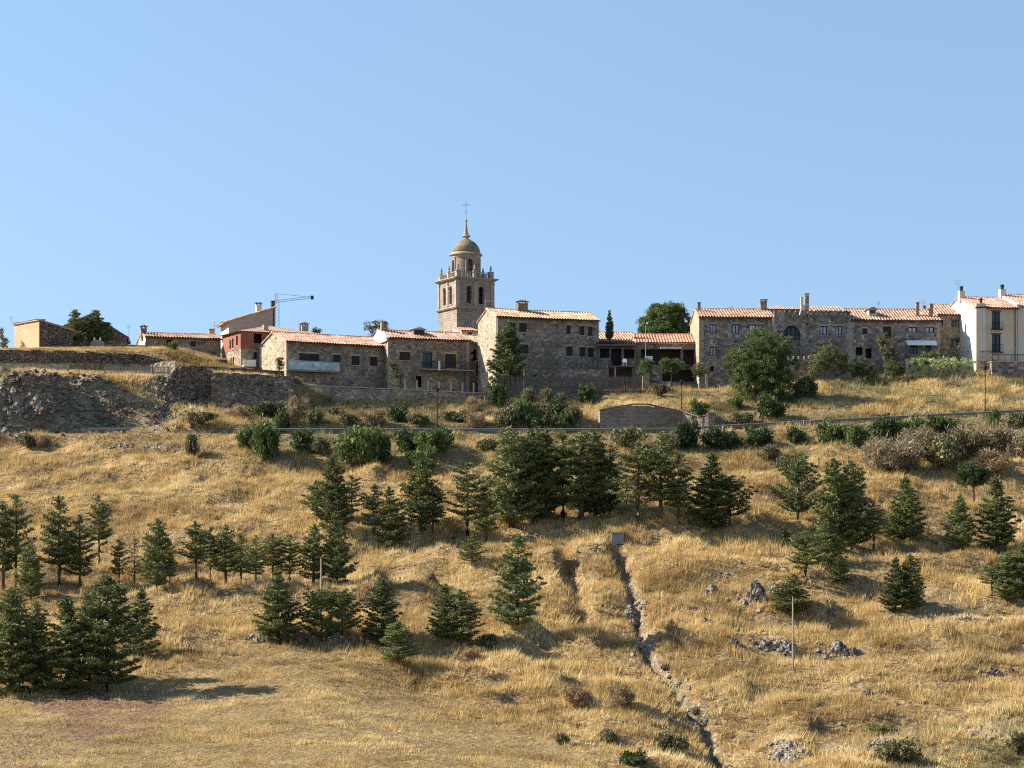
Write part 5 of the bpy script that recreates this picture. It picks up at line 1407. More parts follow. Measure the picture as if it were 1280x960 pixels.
h = House('awning_house', 'grey stone house with white awning, wooden shutter and small roof dormer', 1063.5, 290, 3, 1174.5, 400.2, 480, 8.6, 1.35, 'stone_grey', None, 'tile', verge=.1,
  ops=[(1078,410.5,1084,418,'shutter'), (1104,408,1114,422,'shutter'), (1135,408.5,1145.8,416.7,'curtain_sky'), (1156.3,408.3,1167.5,416.5,'curtain_sky'),
       (1137,431.5,1147,443,'win'), (1157,431.5,1164.5,443,'win'), (1070,434,1078,444,'open'), (1082,435.5,1089.5,448,'open')], pyr=385.8)
h.gutter(); dormer(h, 1086, 1095.5, 384.5, 392.5, 1.2, 'offwhite', 'tile', 'pane')
h.chim(1144.8, 1148.6, 378, 1.5, 'stone_brown', 'none'); h.chim(1161.8, 1166, 380, 1.2, 'stone_brown', 'none'); h.chim(1153.5, 1157, 382, 4.6, 'stone_grey', 'none')
m = MB(); a, z = h.xz(1134.5, 429, -1.1); b, z2 = h.xz(1168.5, 424, -.02)
m.prism([(a,-1.3,z-.02),(a,-1.3,z-.28),(a,-.02,z+.25),(a,-.02,z+.5)], (b-a,0,0)); m.build('awning', M['awning'], h.root)
x, z = h.xz(1154, 374, 3.5); antenna(h.root, x, 3.5, h.E+.8, z, .9); x, z = h.xz(1098, 375.5, 4); antenna(h.root, x, 4, h.E+.8, z, .5)
h = House('brown_stone_house', 'narrow brown stone house between awning house and cream house', 1171.5, 293, 3, 1211, 393.5, 478, 8.5, 1.5, 'stone_brown', None, 'tile', verge=.05,
  ops=[(1174,400,1179,407,'shutter'), (1189,400.5,1201.5,409.5,'win'), (1189,424.5,1202.5,435.5,'win')], pyr=380)
h.gutter()
h = House('cream_house', 'tall cream plastered house with white gable end and two narrow balconies', 1219, 288, 11, 1271.5, 384.2, 470, 11.5, 1.6, 'cream', 'white', 'tile', verge=.15, eave=.5,
  ops=[(1240,389.5,1250,411,'win'), (1240,418,1250.8,439.5,'win')], pyr=370.5)
h.gutter(); h.chim(1198.7, 1204.8, 357.5, 5.0, 'offwhite', 'pot', 1.4); h.chim(1223.5, 1229, 372.5, 1.2, 'offwhite', 'pot', 1.0)
m = MB(); a, b = h.u(1223), h.u(1231); m.box(.0, b, -.35, -.003, -1.5, h.E+.5); m.build('chimney_breast', M['offwhite'], h.root)
for py in (411.5, 440):
    m = MB(); a, b = h.u(1238.5), h.u(1252.5); z = h.z(1245, py); m.box(a, b, -.5, -.003, z-.1, z)
    for i in range(11): x = a+.03+(b-a-.06)*i/10; m.tube([(x,-.47,z),(x,-.47,z+.95)], .016, 4)
    m.tube([(a,-.47,z+.95),(b,-.47,z+.95)], .025, 4); m.build('balcony', M['metal_dark'], h.root)
m = MB()
for i in range(14): x = h.L*i/13; m.box(x-.06, x+.06, -.4, 0.02, h.E-.16, h.E-.03)
m.build('rafter_ends', M['wood'], h.root)
m = MB(); x = h.u(1268.5); m.tube([(x,-.1,h.E-.1),(x,-.1,1)], .06, 6); m.build('downpipe', M['metal_dark'], h.root)
x, z = h.xz(1196.5, 350, 5.6); antenna(h.root, x, 5.6, h.E+1.2, z, .9)
h = House('end_cream_house', 'pale cream house cut by the right edge, with white gable coping', 1272, 289.5, 9, 1335, 383, 470, 11.5, 1.9, 'offwhite', 'white', 'tile', verge=.1, eave=.4, ops=[(1292,392,1302,412,'win')], pyr=367.8)
h.chim(1249.5, 1256, 355.5, 5.2, 'offwhite', 'pot', 1.4)
m = MB(); m.prism([(-.25,-.4,h.E-.2),(-.25,-.4,h.E+.25),(-.25,h.D/2,h.E+2.3),(-.25,h.D/2,h.E+1.9)], (.35,0,0)); m.build('gable_coping', M['white'], h.root)
tg = empty('cream_terrace', P(1240, 461, 284.8)); tag(tg, 'raised terrace with dark railing and stone wall below the cream house', 'terrace'); s = 284.8/F
m = MB(); m.box(0, 60*s, 0, 3, -1.5, 8.5*s); m.build('wall', M['stone_grey'], tg)
m = MB(); m.box(-.1, 60*s, -.08, 3, 8.5*s+.003, 9.8*s); m.build('slab', M['trim'], tg)
m = MB(); m.box(0, 60*s, .02, .08, 17*s, 18*s)
for k in range(8): m.box(k*8*s, k*8*s+.06, .02, .08, 9.8*s, 17*s)
m.build('railing', M['metal_dark'], tg)
lw = empty('white_lattice', P(1224, 452, 285.5)); tag(lw, 'pale half transparent screen before the cream house corner', 'screen'); s = 285.5/F
m = MB()
for k in range(26): m.box(k*.065, k*.065+.03, 0, .03, 0, 14*s+.01*k)
m.build('slats', M['wood_pale'], lw)
m = MB(); m.box(-.03, 1.7, .03, .06, 0, .08); m.box(-.03, 1.7, .03, .06, 1.3, 1.38); m.build('frame', M['wood_grey'], lw)

# ------------------------------------------------------------------ bell tower
T = empty('bell_tower', P(571, 470, 350), R(28)); tag(T, 'stone church bell tower with domed lantern, arched belfry openings and iron cross', 'bell tower')
sT = 350/F; W = 6.75
def tz(py): return (470-py)*sT
zc1, zc2 = tz(384), tz(347)
m = MB(); m.box(0, W, 0, W, -6, zc1-.25); m.build('shaft', M['ashlar'], T)
def cornice(mb, x0, x1, z, prof):
    for (o, dz0, dz1) in prof: mb.box(x0-o, x1+o, x0-o, x1+o, z+dz0+.002, z+dz1)
m = MB(); cornice(m, 0, W, zc1, [(.12,-.25,-.12),(.30,-.12,.02),(.42,.02,.14),(.15,.14,.3)]); m.build('string_course', M['ashlar_trim'], T)
# belfry faces with real arched openings
zb0 = zc1+.3; zb1 = zc2-.45; ow = .98; zo0 = tz(378.5); zo1 = tz(356)
def belfry_face(O, U, Vn):
    mb = MB(); ops = []
    for cxx in (W*.335, W*.665): ops.append((cxx-ow/2, cxx+ow/2, zo0, zo1))
    panel(mb, O, U, Vn, W, zb0, zb1, ops, 0.6)
    O = Vector(O); U = Vector(U); Vn = Vector(Vn); Z = Vector((0,0,1))
    for (a, b, c0, d0) in ops:
        cc = (a+b)/2; r_ = ow/2; z_ = d0-r_
        for sg in (-1, 1):
            for i in range(8):
                t0 = math.pi/2*i/8; t1 = math.pi/2*(i+1)/8
                p = lambda t, d=0: O+U*(cc+sg*r_*math.cos(t))+Z*(z_+r_*math.sin(t))+Vn*d
                q = lambda t: O+U*(cc+sg*r_*math.cos(t))+Z*d0
                mb.quad(p(t0), p(t1), q(t1), q(t0)); mb.quad(p(t0), p(t0,.6), p(t1,.6), p(t1))
    mb.build('belfry_wall', M['ashlar'], T)
    pm = MB()
    for x0, x1 in ((.0,.55), (W/2-.30, W/2+.30), (W-.55, W)):
        pm = MB(); obox(pm, O, U, Vn, x0, x1, -.14, .01, zb0+.002, zb1-.002)
        obox(pm, O, U, Vn, x0-.02, x1+.02, -.2, .0, zb1-.35, zb1-.1); obox(pm, O, U, Vn, x0-.02, x1+.02, -.2, .0, zb0+.01, zb0+.25)
        pm.build('pilaster', M['ashlar_trim'], T)
    am = MB()
    for (a, b, c0, d0) in ops:
        cc = (a+b)/2; r_ = ow/2+.07; z_ = d0-ow/2
        pts = [O+U*(cc+r_*math.cos(math.pi*i/12))+Z*(z_+r_*math.sin(math.pi*i/12))-Vn*.03 for i in range(13)]
        am.tube(pts, .07, 5); obox(am, O, U, Vn, a-.2, b+.2, -.08, .0, c0-.2, c0-.01)
    am.build('arch_moulding', M['ashlar_trim'], T)
belfry_face((0,0,0), (1,0,0), (0,1,0)); belfry_face((0,W,0), (0,-1,0), (1,0,0)); belfry_face((W,0,0), (0,1,0), (-1,0,0)); belfry_face((W,W,0), (-1,0,0), (0,-1,0))
m = MB(); m.box(.7, W-.7, .7, W-.7, zb0-.3, zo0-.1); m.box(.3, W-.3, .3, W-.3, zb1-.4, zb1); m.box(W/2-.5, W/2+.5, W/2-.5, W/2+.5, zo0-.1, zb1-.41); m.build('belfry_floor', M['ashlar'], T)
for cxx in (W*.335, W*.665):
    m = MB(); m.lathe(cxx, 1.0, [(.42,zo0+.7),(.36,zo0+.85),(.27,zo0+1.2),(.22,zo0+1.5),(.05,zo0+1.6)], 14); m.tube([(cxx-.45,1.0,zo0+1.65),(cxx+.45,1.0,zo0+1.65)], .06, 5)
    m.build('bell', M['metal_dark'], T)
m = MB(); cornice(m, 0, W, zc2, [(.06,-.45,-.28),(.25,-.28,-.12),(.5,-.12,0.0),(.62,0,.14),(.4,.14,.2)]); m.build('cornice', M['ashlar_trim'], T)
# parapet: pedestals, urns, balusters
zp = zc2+.2; n_ped = [0, .5, 1.0]
ped = MB()
for a in (0, W/2, W):
    for b_ in (0, W/2, W):
        if a == W/2 and b_ == W/2: continue
        k = .36 if (a != W/2 and b_ != W/2) else .24
        ax_, by_ = min(max(a, k), W-k), min(max(b_, k), W-k)
        ped.box(ax_-k, ax_+k, by_-k, by_+k, zp+.002, zp+1.05); ped.box(ax_-k-.07, ax_+k+.07, by_-k-.07, by_+k+.07, zp+1.052, zp+1.16)
        u_ = MB(); z0 = zp+1.162; u_.lathe(ax_, by_, [(.12,z0),(.08,z0+.12),(.22,z0+.34),(.2,z0+.5),(.08,z0+.62),(.14,z0+.72),(.13,z0+.85),(.02,z0+1.0)], 12); u_.build('urn', M['ashlar_trim'], T, True)
ped.build('pedestal', M['ashlar_trim'], T)
bal = MB()
for (x0, y0, x1, y1) in ((0,.2,W,.2),(.2,0,.2,W),(W-.2,0,W-.2,W),(0,W-.2,W,W-.2)):
    for k in range(15):
        t = (k+1)/16; x = x0+(x1-x0)*t; y = y0+(y1-y0)*t
        if min(abs(t-.5), t, 1-t) < .05: continue
        bal.lathe(x, y, [(.07,zp),(.045,zp+.15),(.09,zp+.4),(.04,zp+.68),(.07,zp+.82)], 6)
    bal.box(min(x0,x1)-.08, max(x0,x1)+.08, min(y0,y1)-.08, max(y0,y1)+.08, zp+.822, zp+.95)
bal.build('balustrade', M['ashlar_trim'], T)
# drum with openings
cxm = W/2; rd = 2.28; zd0 = zp-.1; zd1 = tz(318.5)
dr = MB(); nseg = 4
for k in range(nseg):
    ang = math.pi*2*k/nseg+R(-98)      # an opening turned towards the valley
    ow_ = .42; half = math.pi/nseg
    # solid pier from ang+ow_ to next opening
    a0 = ang+ow_*.52; a1 = ang+2*half-ow_*.52
    for i in range(14):
        t0 = a0+(a1-a0)*i/14; t1 = a0+(a1-a0)*(i+1)/14
        dr.quad((cxm+rd*math.cos(t0),cxm+rd*math.sin(t0),zd0),(cxm+rd*math.cos(t1),cxm+rd*math.sin(t1),zd0),(cxm+rd*math.cos(t1),cxm+rd*math.sin(t1),zd1),(cxm+rd*math.cos(t0),cxm+rd*math.sin(t0),zd1))
    for t in (a0, a1): dr.quad((cxm+rd*math.cos(t),cxm+rd*math.sin(t),zd0),(cxm+(rd-.5)*math.cos(t),cxm+(rd-.5)*math.sin(t),zd0),(cxm+(rd-.5)*math.cos(t),cxm+(rd-.5)*math.sin(t),zd1),(cxm+rd*math.cos(t),cxm+rd*math.sin(t),zd1))
    zo = tz(320.5); zs0 = zd0+.5
    b0 = a1; b1 = a1+ow_*1.04; hw = rd*ow_*.52
    for i in range(8):      # wall above the arched head, and sill
        t0 = b0+(b1-b0)*i/8; t1 = b0+(b1-b0)*(i+1)/8
        f0 = zo-hw+hw*math.sqrt(max(0, 1-(2*i/8-1)**2)); f1 = zo-hw+hw*math.sqrt(max(0, 1-(2*(i+1)/8-1)**2))
        c0, s0, c1, s1 = math.cos(t0), math.sin(t0), math.cos(t1), math.sin(t1)
        dr.quad((cxm+rd*c0,cxm+rd*s0,f0),(cxm+rd*c1,cxm+rd*s1,f1),(cxm+rd*c1,cxm+rd*s1,zd1),(cxm+rd*c0,cxm+rd*s0,zd1))
        dr.quad((cxm+rd*c0,cxm+rd*s0,f0),(cxm+(rd-.5)*c0,cxm+(rd-.5)*s0,f0),(cxm+(rd-.5)*c1,cxm+(rd-.5)*s1,f1),(cxm+rd*c1,cxm+rd*s1,f1))
        dr.quad((cxm+rd*c0,cxm+rd*s0,zd0),(cxm+rd*c1,cxm+rd*s1,zd0),(cxm+rd*c1,cxm+rd*s1,zs0),(cxm+rd*c0,cxm+rd*s0,zs0))
dr.build('drum', M['ashlar'], T)
m = MB()
for k in range(nseg):
    ang = math.pi*2*k/nseg+R(-98)
    for o in (-.33, .33):
        x, y = cxm+(rd+.03)*math.cos(ang+o), cxm+(rd+.03)*math.sin(ang+o); m.lathe(x, y, [(.14,zd0+.1),(.11,zd0+.3),(.11,zd1-.2),(.16,zd1-.02)], 8)
m.build('column', M['ashlar_trim'], T)
m = MB(); m.lathe(cxm, cxm, [(1.2,zd0),(1.2,zd1)], 16); m.build('inner_core', M['ashlar'], T)
zq = zd1
m = MB(); m.lathe(cxm, cxm, [(rd+.02,zq-.02),(rd+.12,zq+.1),(rd+.15,zq+.35),(rd+.42,zq+.5),(rd+.42,zq+.66),(rd+.2,zq+.75),(rd+.12,zq+.95)], 40); m.build('drum_cornice', M['ashlar_trim'], T, False)
zd = zq+.95; rdm = rd+.03; hd = tz(294.5)-zd
m = MB(); m.lathe(cxm, cxm, [(rdm*math.cos(t), zd+hd*math.sin(t)) for t in [R(i*6) for i in range(15)]], 40); m.build('dome', M['dome'], T, True)
zl = zd+hd-.1
m = MB(); m.lathe(cxm, cxm, [(.8,zl-.1),(.85,zl+.05),(.6,zl+.15),(.35,zl+.3),(.5,zl+.5),(.75,zl+.62),(.7,zl+.75),(.4,zl+.9),(.42,zl+1.1),(.3,zl+1.4),(.2,zl+2.2),(.12,zl+3.1),(.28,zl+3.2),(.27,zl+3.3),(.08,zl+3.42)], 20); m.build('spire', M['ashlar_trim'], T)
zx = zl+3.4; xt = tz(246.5)
m = MB(); m.tube([(cxm,cxm,zx),(cxm,cxm,xt)], .035, 6); zk = tz(250.5)
a_ = Vector((math.cos(R(-28)), math.sin(R(-28)), 0)); cc = Vector((cxm, cxm, 0))
m.tube([cc-a_*.5+Vector((0,0,zk)), cc+a_*.5+Vector((0,0,zk))], .035, 6)
for q in (cc-a_*.5+Vector((0,0,zk)), cc+a_*.5+Vector((0,0,zk)), cc+Vector((0,0,xt))): m.lathe(q.x, q.y, [(.02,q.z-.09),(.09,q.z),(.02,q.z+.09)], 8)
m.lathe(cxm, cxm, [(.03,zx+1.1),(.12,zx+1.25),(.03,zx+1.4)], 8); m.build('cross', M['metal_dark'], T)
m = MB(); m.box(.8, 1.8, -.02, .01, tz(419), tz(413)); 

# ------------------------------------------------------------------ masonry walls
def stone_wall(name, label, pts, drop, th, mat, seed, cat='stone wall', jag=.12, rough=.07, cap=None, step=.35, bulge=0):
    """pts: (px, py_top, Y). Rough faced wall along the line, its top uneven."""
    W_ = [P(*p) for p in pts]; r = np.random.default_rng(seed)
    path = []; 
    for a, b in zip(W_[:-1], W_[1:]):
        n = max(1, int((b-a).length/step))
        for i in range(n): path.append(a.lerp(b, i/n))
    path.append(W_[-1]); n = len(path)
    O = Vector((W_[0].x, W_[0].y, W_[0].z-drop*.7)); e = empty(name, O) if cap else None
    rows = max(3, int(drop/step)); V = []; Fs = []
    tops = []; cur = 0
    for i in range(n):
        if r.random() < .5: cur = (r.random()-.7)*jag
        tops.append(path[i].z+cur)
    for side in (0, 1):
        for i in range(n):
            d = (path[min(i+1, n-1)]-path[max(i-1, 0)]); d.z = 0; d.normalize(); nrm = Vector((-d.y, d.x, 0))
            for j in range(rows+1):
                t = j/rows; z = path[i].z-drop + (tops[i]-path[i].z+drop)*t
                off = (th if side else 0) + (r.random()-.5)*rough*(1 if j < rows else .6)
                p = path[i]+nrm*off
                if side == 0: p -= nrm*bulge*(1-t)
                V.append((p.x-O.x, p.y-O.y, z-O.z))
    k = rows+1
    for side in (0, 1):
        for i in range(n-1):
            for j in range(rows):
                a = side*n*k+i*k+j; q = (a, a+k, a+k+1, a+1)
                Fs.append(q if side == 0 else q[::-1])
    for i in range(n-1): a = i*k+rows; b = n*k+i*k+rows; Fs.append((a, a+k, b+k, b))
    for i in (0, n-1):
        for j in range(rows): a = i*k+j; b = n*k+i*k+j; Fs.append((a, b, b+1, a+1))
    mb = MB(); mb.v = V; mb.f = Fs
    if not cap:
        o = mb.build(name, M[mat]); o.location = O; tag(o, label, cat); return o
    mb.build('wall', M[mat], e); tag(e, label, cat)
    c_ = MB()
    for i in range(n-1):
        a, b = path[i]-O, path[i+1]-O; d = (b-a).normalized(); nrm = Vector((-d.y, d.x, 0)).normalized(); up = Vector((0,0,.1+.03*r.random()))
        c_.prism([a-nrm*.08, b-nrm*.08, b+nrm*(th+.08), a+nrm*(th+.08)], up)
    c_.build('coping', M[cap], e); return e
stone_wall('dry_stone_wall', 'long dark dry stone wall at the far left above the path', [(-30,436.5,284.6),(40,437,284.6),(120,440,284.6),(185,443.5,284.6),(208,451,284.8)], 3.6, .6, 'stone_dry', 1, jag=.25, rough=.16)
stone_wall('dry_stone_wall', 'dark dry stone wall stretch between the whitish wall end and the brick house', [(205,447,287.2),(240,449,287),(284,450,287)], 3.0, .5, 'stone_dry', 2, jag=.22, rough=.14)
stone_wall('garden_wall', 'grey garden wall in front of the two dark evergreens', [(91,427,295.5),(150,430,295.5),(187,432,295.5)], 2.6, .4, 'stone_dry', 3, jag=.05)
gp = empty('gate_ornament', P(112, 428.5, 295.2)); tag(gp, 'small stepped gate top with two pinnacles on the grey garden wall', 'gate top'); s = 295.2/F
m = MB(); m.prism([(0,0,-1),(18*s,0,-1),(18*s,0,.15),(12*s,0,3.5*s),(7*s,0,4*s),(1.5*s,0,1.2*s)], (0,.4,0)); m.build('pediment', M['concrete'], gp)
for k in (6, 13.2): m = MB(); m.lathe(k*s, .2, [(.13,3*s),(.1,5*s),(.14,5.6*s),(.02,7.3*s)], 8); m.build('pinnacle', M['trim'], gp)
stone_wall('whitish_wall_end', 'short sunlit whitish wall end beside the picket fence', [(188,456,283.6),(200,452,283.2),(219,450.3,282.4)], 2.2, .35, 'stone_warm', 4, jag=.12)
stone_wall('bastion_wall', 'left stretch of the old retaining bastion, ragged top', [(202,482,278.6),(212,466,278.8),(222,455.5,279.0),(240,458,279.0),(266,463,279.2)], 8.5, .9, 'stone_dry', 5, jag=.5, rough=.3, bulge=.8)
stone_wall('bastion_wall', 'right stretch of the old retaining bastion with squared blocks', [(264,465.5,278.3),(320,467.5,278.4),(366,470.5,278.6),(370,471,281.5)], 8.5, .8, 'stone_retain', 6, jag=.15, rough=.12, bulge=.5)
stone_wall('upper_parapet', 'low dark parapet wall behind the bastion top', [(236,457,282.2),(300,459.5,282.4),(355,463.5,282.6)], 1.8, .4, 'stone_dry', 7, jag=.12)
stone_wall('ruined_wall', 'remnant of coursed grey masonry on top of the left rock face', [(27,471,270.3),(60,467.5,270.9),(86,470,272.2)], 2.2, .5, 'stone_retain', 8, jag=.3, rough=.2)
stone_wall('low_path_wall', 'low pale wall along the path above the left rock face', [(-20,453.5,281.6),(86,455.5,281.6)], 1.1, .3, 'stone_warm', 9, jag=.03)
stone_wall('long_garden_wall', 'long stone retaining wall below the houses in the centre left', [(380,482,280.6),(430,484,280.7),(520,488,281),(606,492,281.4)], 5.0, .6, 'stone', 10, jag=.1, rough=.1, cap='trim', bulge=.25)
stone_wall('wall_corner_pier', 'sunlit end face of the long garden wall at its left corner', [(371,480,283.5),(379.5,482,280.6)], 4.0, .5, 'stone_warm', 11, jag=.06)  # same wall, sunlight painted in by the lighter stone
stone_wall('fence_base_wall', 'plain stone footing under the dark timber fence', [(606,490,282.2),(700,489,282.4),(806,488,283)], 3.2, .5, 'stone', 12, jag=.1, rough=.1)
stone_wall('house_base_wall', 'rough stone terrace wall at the foot of the central house', [(655,461.5,288.6),(760,462,289.4)], 3.0, .5, 'stone_grey', 13, jag=.1, rough=.1)
m = stone_wall('road_retaining_wall', 'brown masonry retaining wall beside the road with a small pale plaque', [(743,514,271),(750,513,268.4),(790,505.5,268.7),(810,505.5,268.9),(850,514,269.3),(872,521,268.2),(886,519,267.5)], 5.5, .7, 'road_wall', 14, jag=.3, rough=.08, cap='road_wall')
pl = MB(); a = P(793.5,519,268.45); b = P(799.5,510.5,268.45); O = m.location
pl.box(a.x-O.x, b.x-O.x, -.14-.0, -.02, a.z-O.z, b.z-O.z); pl.build('plaque', M['white_paint'], m)
pl = MB(); xm = (a.x+b.x)/2-O.x; zm = (a.z+b.z)/2-O.z
for dz in (-.22, -.02, .18): pl.box(xm-.2, xm+.2, -.15, -.142, zm+dz-.03, zm+dz+.03)
pl.build('plaque_panel', M['concrete'], m)
pr = MB(); q = P(889.5, 537, 267.4)
pr.box(q.x-.42, q.x+.42, q.y, q.y+.8, q.z-1, q.z+20*267.6/F); pr.box(q.x-.5, q.x+.5, q.y-.08, q.y+.88, q.z+20*267.6/F+.003, q.z+20*267.6/F+.14)
o = pr.build('wall_pier', M['road_wall']); tag(o, 'square masonry pier at the right end of the road retaining wall', 'pier')
q = P(803.5, 489, 283.4); s = 283.4/F; pr = MB(); pr.box(q.x, q.x+8.5*s, q.y, q.y+.9, q.z-1.2, q.z+20*s)
pr.prism([(q.x-.06,q.y-.06,q.z+20*s+.003),(q.x+8.5*s+.06,q.y-.06,q.z+20*s+.003),(q.x+8.5*s,q.y-.06,q.z+23*s),(q.x+6*s,q.y-.06,q.z+23.3*s)], (0,1,0))
tag(pr.build('fence_pier', M['stone_brown']), 'stone pier with pale pointed cap at the right end of the timber fence', 'pier')

# low concrete posts on the long wall
for i, px in enumerate((506,521,534.8,549,563.5,578,592)):
    q = P(px, 488.5+(px-520)*.05, 281.2); m = MB(); m.box(-.11,.11,0,.22,0,1.32); m.box(-.13,.13,-.02,.24,1.322,1.4); o = m.build('concrete_post', M['trim']); o.location = q
    tag(o, ['first', 'second', 'third', 'fourth', 'fifth', 'sixth', 'seventh'][i]+' from the left of the short pale posts on the long garden wall', 'post', 'short posts on the long garden wall')
m = MB(); q = P(603, 488, 282); s = 282/F
m.prism([(0,0,0),(7*s,0,0),(7.4*s,0,23*s),(5*s,0,23.5*s),(4.6*s,0,12*s),(2*s,0,12*s),(0,0,20*s),(-2*s,0,22*s),(-1.5*s,0,12*s)], (0,.4,0)); o = m.build('ruined_gate_pier', M['stone_warm']); o.location = q
tag(o, 'pale forked ruined pier between the long garden wall and the timber fence', 'pier')
for px, py, hh, lab in ((1133.5,466,17,'pale wooden post at the left end of the clipped hedge'), (883,476,8,'short pale stone post at the corner of the long right house')):
    q = P(px, py, 285.5); m = MB(); m.box(-.16,.16,-.1,.1,-1,hh*285.5/F); m.box(-.12,.12,-.08,.08,hh*285.5/F+.003,hh*285.5/F+.08); o = m.build('gate_post', M['trim']); o.location = q; tag(o, lab, 'post')

# timber fence
tf = empty('timber_fence', P(621, 489, 282.2)); tag(tf, 'dark upright timber pole fence below the central house', 'fence'); s = 282.2/F
r = random.Random(3); mb = MB(); x = 0; n = 0
while x < 181*s:
    w = r.uniform(.07, .13); hh = (18.5+r.uniform(-1.2, 1.6))*s; y = .5*x/(181*s)
    mb.box(x, x+w*.92, y+r.uniform(-.03,.03), y+.09, -.3, hh); x += w+(0.02 if r.random() < .9 else .1)
mb.build('pales', M['wood_grey'], tf)
mb = MB()
for z in (.5, 1.4): mb.tube([(0,.14,z),(181*s,.64,z)], .05, 5)
mb.build('rails', M['wood'], tf)
# wire fence above house base
wf = empty('wire_fence', P(655, 461, 287.9)); tag(wf, 'thin dark wire fence on the terrace wall of the central house', 'fence'); s = 287.9/F; mb = MB()
for k in range(23): mb.tube([(k*5*s,0,0),(k*5*s,0,10*s)], .03, 4)
mb.build('posts', M['metal_dark'], wf)
mb = MB()
for k in range(7): mb.tube([(0,0,k*1.6*s+.05),(110*s,0,k*1.6*s+.05)], .012, 3)
mb.build('wires', M['metal_dark'], wf)
# pale picket fence at the left
pf = empty('picket_fence', P(130, 468, 281.4)); tag(pf, 'pale grey picket fence on top of the left rock face', 'fence'); s = 281.4/F; mb = MB()
for k in range(48): mb.box(k*1.75*s, k*1.75*s+.09, 0, .03, 0, (10+.5*math.sin(k*1.7))*s)
mb.build('pickets', M['wood_pale'], pf)
mb = MB()
for z in (.25, .85): mb.box(0, 84*s, .032, .07, z-.04, z+.04)
for k in range(5): mb.box(k*20*s, k*20*s+.1, .072, .15, -.3, 10.5*s)
mb.build('rails', M['wood_grey'], pf)

# ------------------------------------------------------------------ road, guardrails, poles
def road_z(px): return Zp(np.interp(px, ROAD_PX, ROAD_PY), 262.0)
mb = MB(); V = []; xs_ = np.arange(-95, 95.1, 1.0)
for x in xs_:
    for y in (262.2, 268.0):
        V.append((x, y, float(terrain_z(x, y))+.02))
mb.v = V; mb.f = [(2*i, 2*i+2, 2*i+3, 2*i+1) for i in range(len(xs_)-1)]
o = mb.build('road', M['asphalt']); tag(o, kind='structure')
mb = MB(); V = []
for x in xs_:
    for y in (262.55, 262.67): V.append((x, y, float(terrain_z(x, y))+.024))
mb.v = V; mb.f = [(2*i, 2*i+2, 2*i+3, 2*i+1) for i in range(len(xs_)-1)]
tag(mb.build('road_markings', M['white_paint']), kind='structure')
def guardrail(px0, px1, label, hh=.72):
    Y = 261.9; p0 = (px0-CX)/F*Y; p1 = (px1-CX)/F*Y; r0 = float(terrain_z(p0, 262.3))
    e = empty('guardrail', (p0, Y, r0)); tag(e, label, 'guardrail', 'guardrails along the road')
    xs2 = np.arange(p0, p1, 1.0).tolist()+[p1]; prof = [(0,.0),(.05,.05),(.05,.11),(0,.155),(.05,.20),(.05,.26),(0,.31)]
    V = []; n = len(prof)
    for x in xs2:
        z = float(terrain_z(x, 262.3))-r0+hh-.31
        for (o_, dz) in prof: V.append((x-p0, -o_-.02, z+dz))
        for (o_, dz) in prof: V.append((x-p0, -o_-.006, z+dz))
    Fs = []
    for i in range(len(xs2)-1):
        for b0 in (0, n):
            for k in range(n-1): a = i*2*n+b0+k; Fs.append((a, a+2*n, a+2*n+1, a+1))
    m_ = MB(); m_.v = V; m_.f = Fs; m_.build('beam', M['rail'], e)
    x = p0+.3
    while x < p1:
        z = float(terrain_z(x, 262.3))-r0; m_ = MB(); m_.box(x-p0-.06, x-p0+.06, 0.0, .12, z-.5, z+hh+.04); m_.box(x-p0-.05, x-p0+.05, -.02, -.001, z+hh-.22, z+hh-.1)
        m_.build('post', M['wood_grey'], e); x += 4.0
guardrail(112, 162, 'short guardrail length under the rock face at the left')
guardrail(292, 640, 'guardrail along the road left of the central pine grove')
guardrail(640, 1300, 'long guardrail rising along the road to the right edge')
def pole(px, pyb, pyt, r0, mat, name, label, lamp=None, Y=None, cat=None):
    q = ground_at(px, pyb) if Y is None else P(px, pyb, Y)
    if Y is not None: q.z = float(terrain_z(q.x, q.y))-.05
    top = Zp(pyt, q.y)-q.z
    e = empty(name, q); tag(e, label, cat or 'pole'); m = MB(); m.tube([(0,0,-.4),(0,0,top*.5),(0,0,top)], [r0, r0*.85, r0*.65], 8); m.build('shaft', M[mat], e)
    if lamp:
        m = MB(); m.lathe(0, 0, [(.06,top-.05),(.2,top+.05),(.28,top+.32),(.3,top+.34),(.05,top+.5)], 12); m.build('lamp_head', M['metal_dark' if lamp == 1 else 'white_paint'], e)
    else:
        m = MB(); m.lathe(0, 0, [(r0*.9,top),(r0*.9,top+.04),(r0*.2,top+.08)], 8); m.build('pole_cap', M['metal_dark'], e)
    return e
pole(547, 540, 489, .07, 'metal_dark', 'street_lamp', 'dark street lamp by the road before the long garden wall', 1, Y=268.4, cat='street lamp')
pole(852, 540, 480, .07, 'metal_dark', 'street_lamp', 'dark street lamp in front of the road retaining wall', 1, Y=268.2, cat='street lamp')
pole(1231.5, 522, 462, .07, 'metal_dark', 'street_lamp', 'dark street lamp by the road near the right edge', 1, Y=268.4, cat='street lamp')
pole(401.5, 752, 697, .09, 'wood_pale', 'wooden_pole', 'pale wooden pole among the pines at the left of the slope')
pole(991, 838, 746, .08, 'wood_pale', 'wooden_pole', 'tall thin wooden pole on the open grass at the lower right')
pole(807, 470, 406, .05, 'metal', 'antenna_mast', 'slim pale mast rising in front of the bright orange roof', Y=291.5, cat='mast')
pole(932, 532, 514, .05, 'white_paint', 'marker_post', 'short white post under the large leafy tree', Y=270, cat='post')
pole(938, 533, 512, .05, 'wood_pale', 'marker_post', 'slightly taller pale post right of the short white post', Y=270, cat='post')
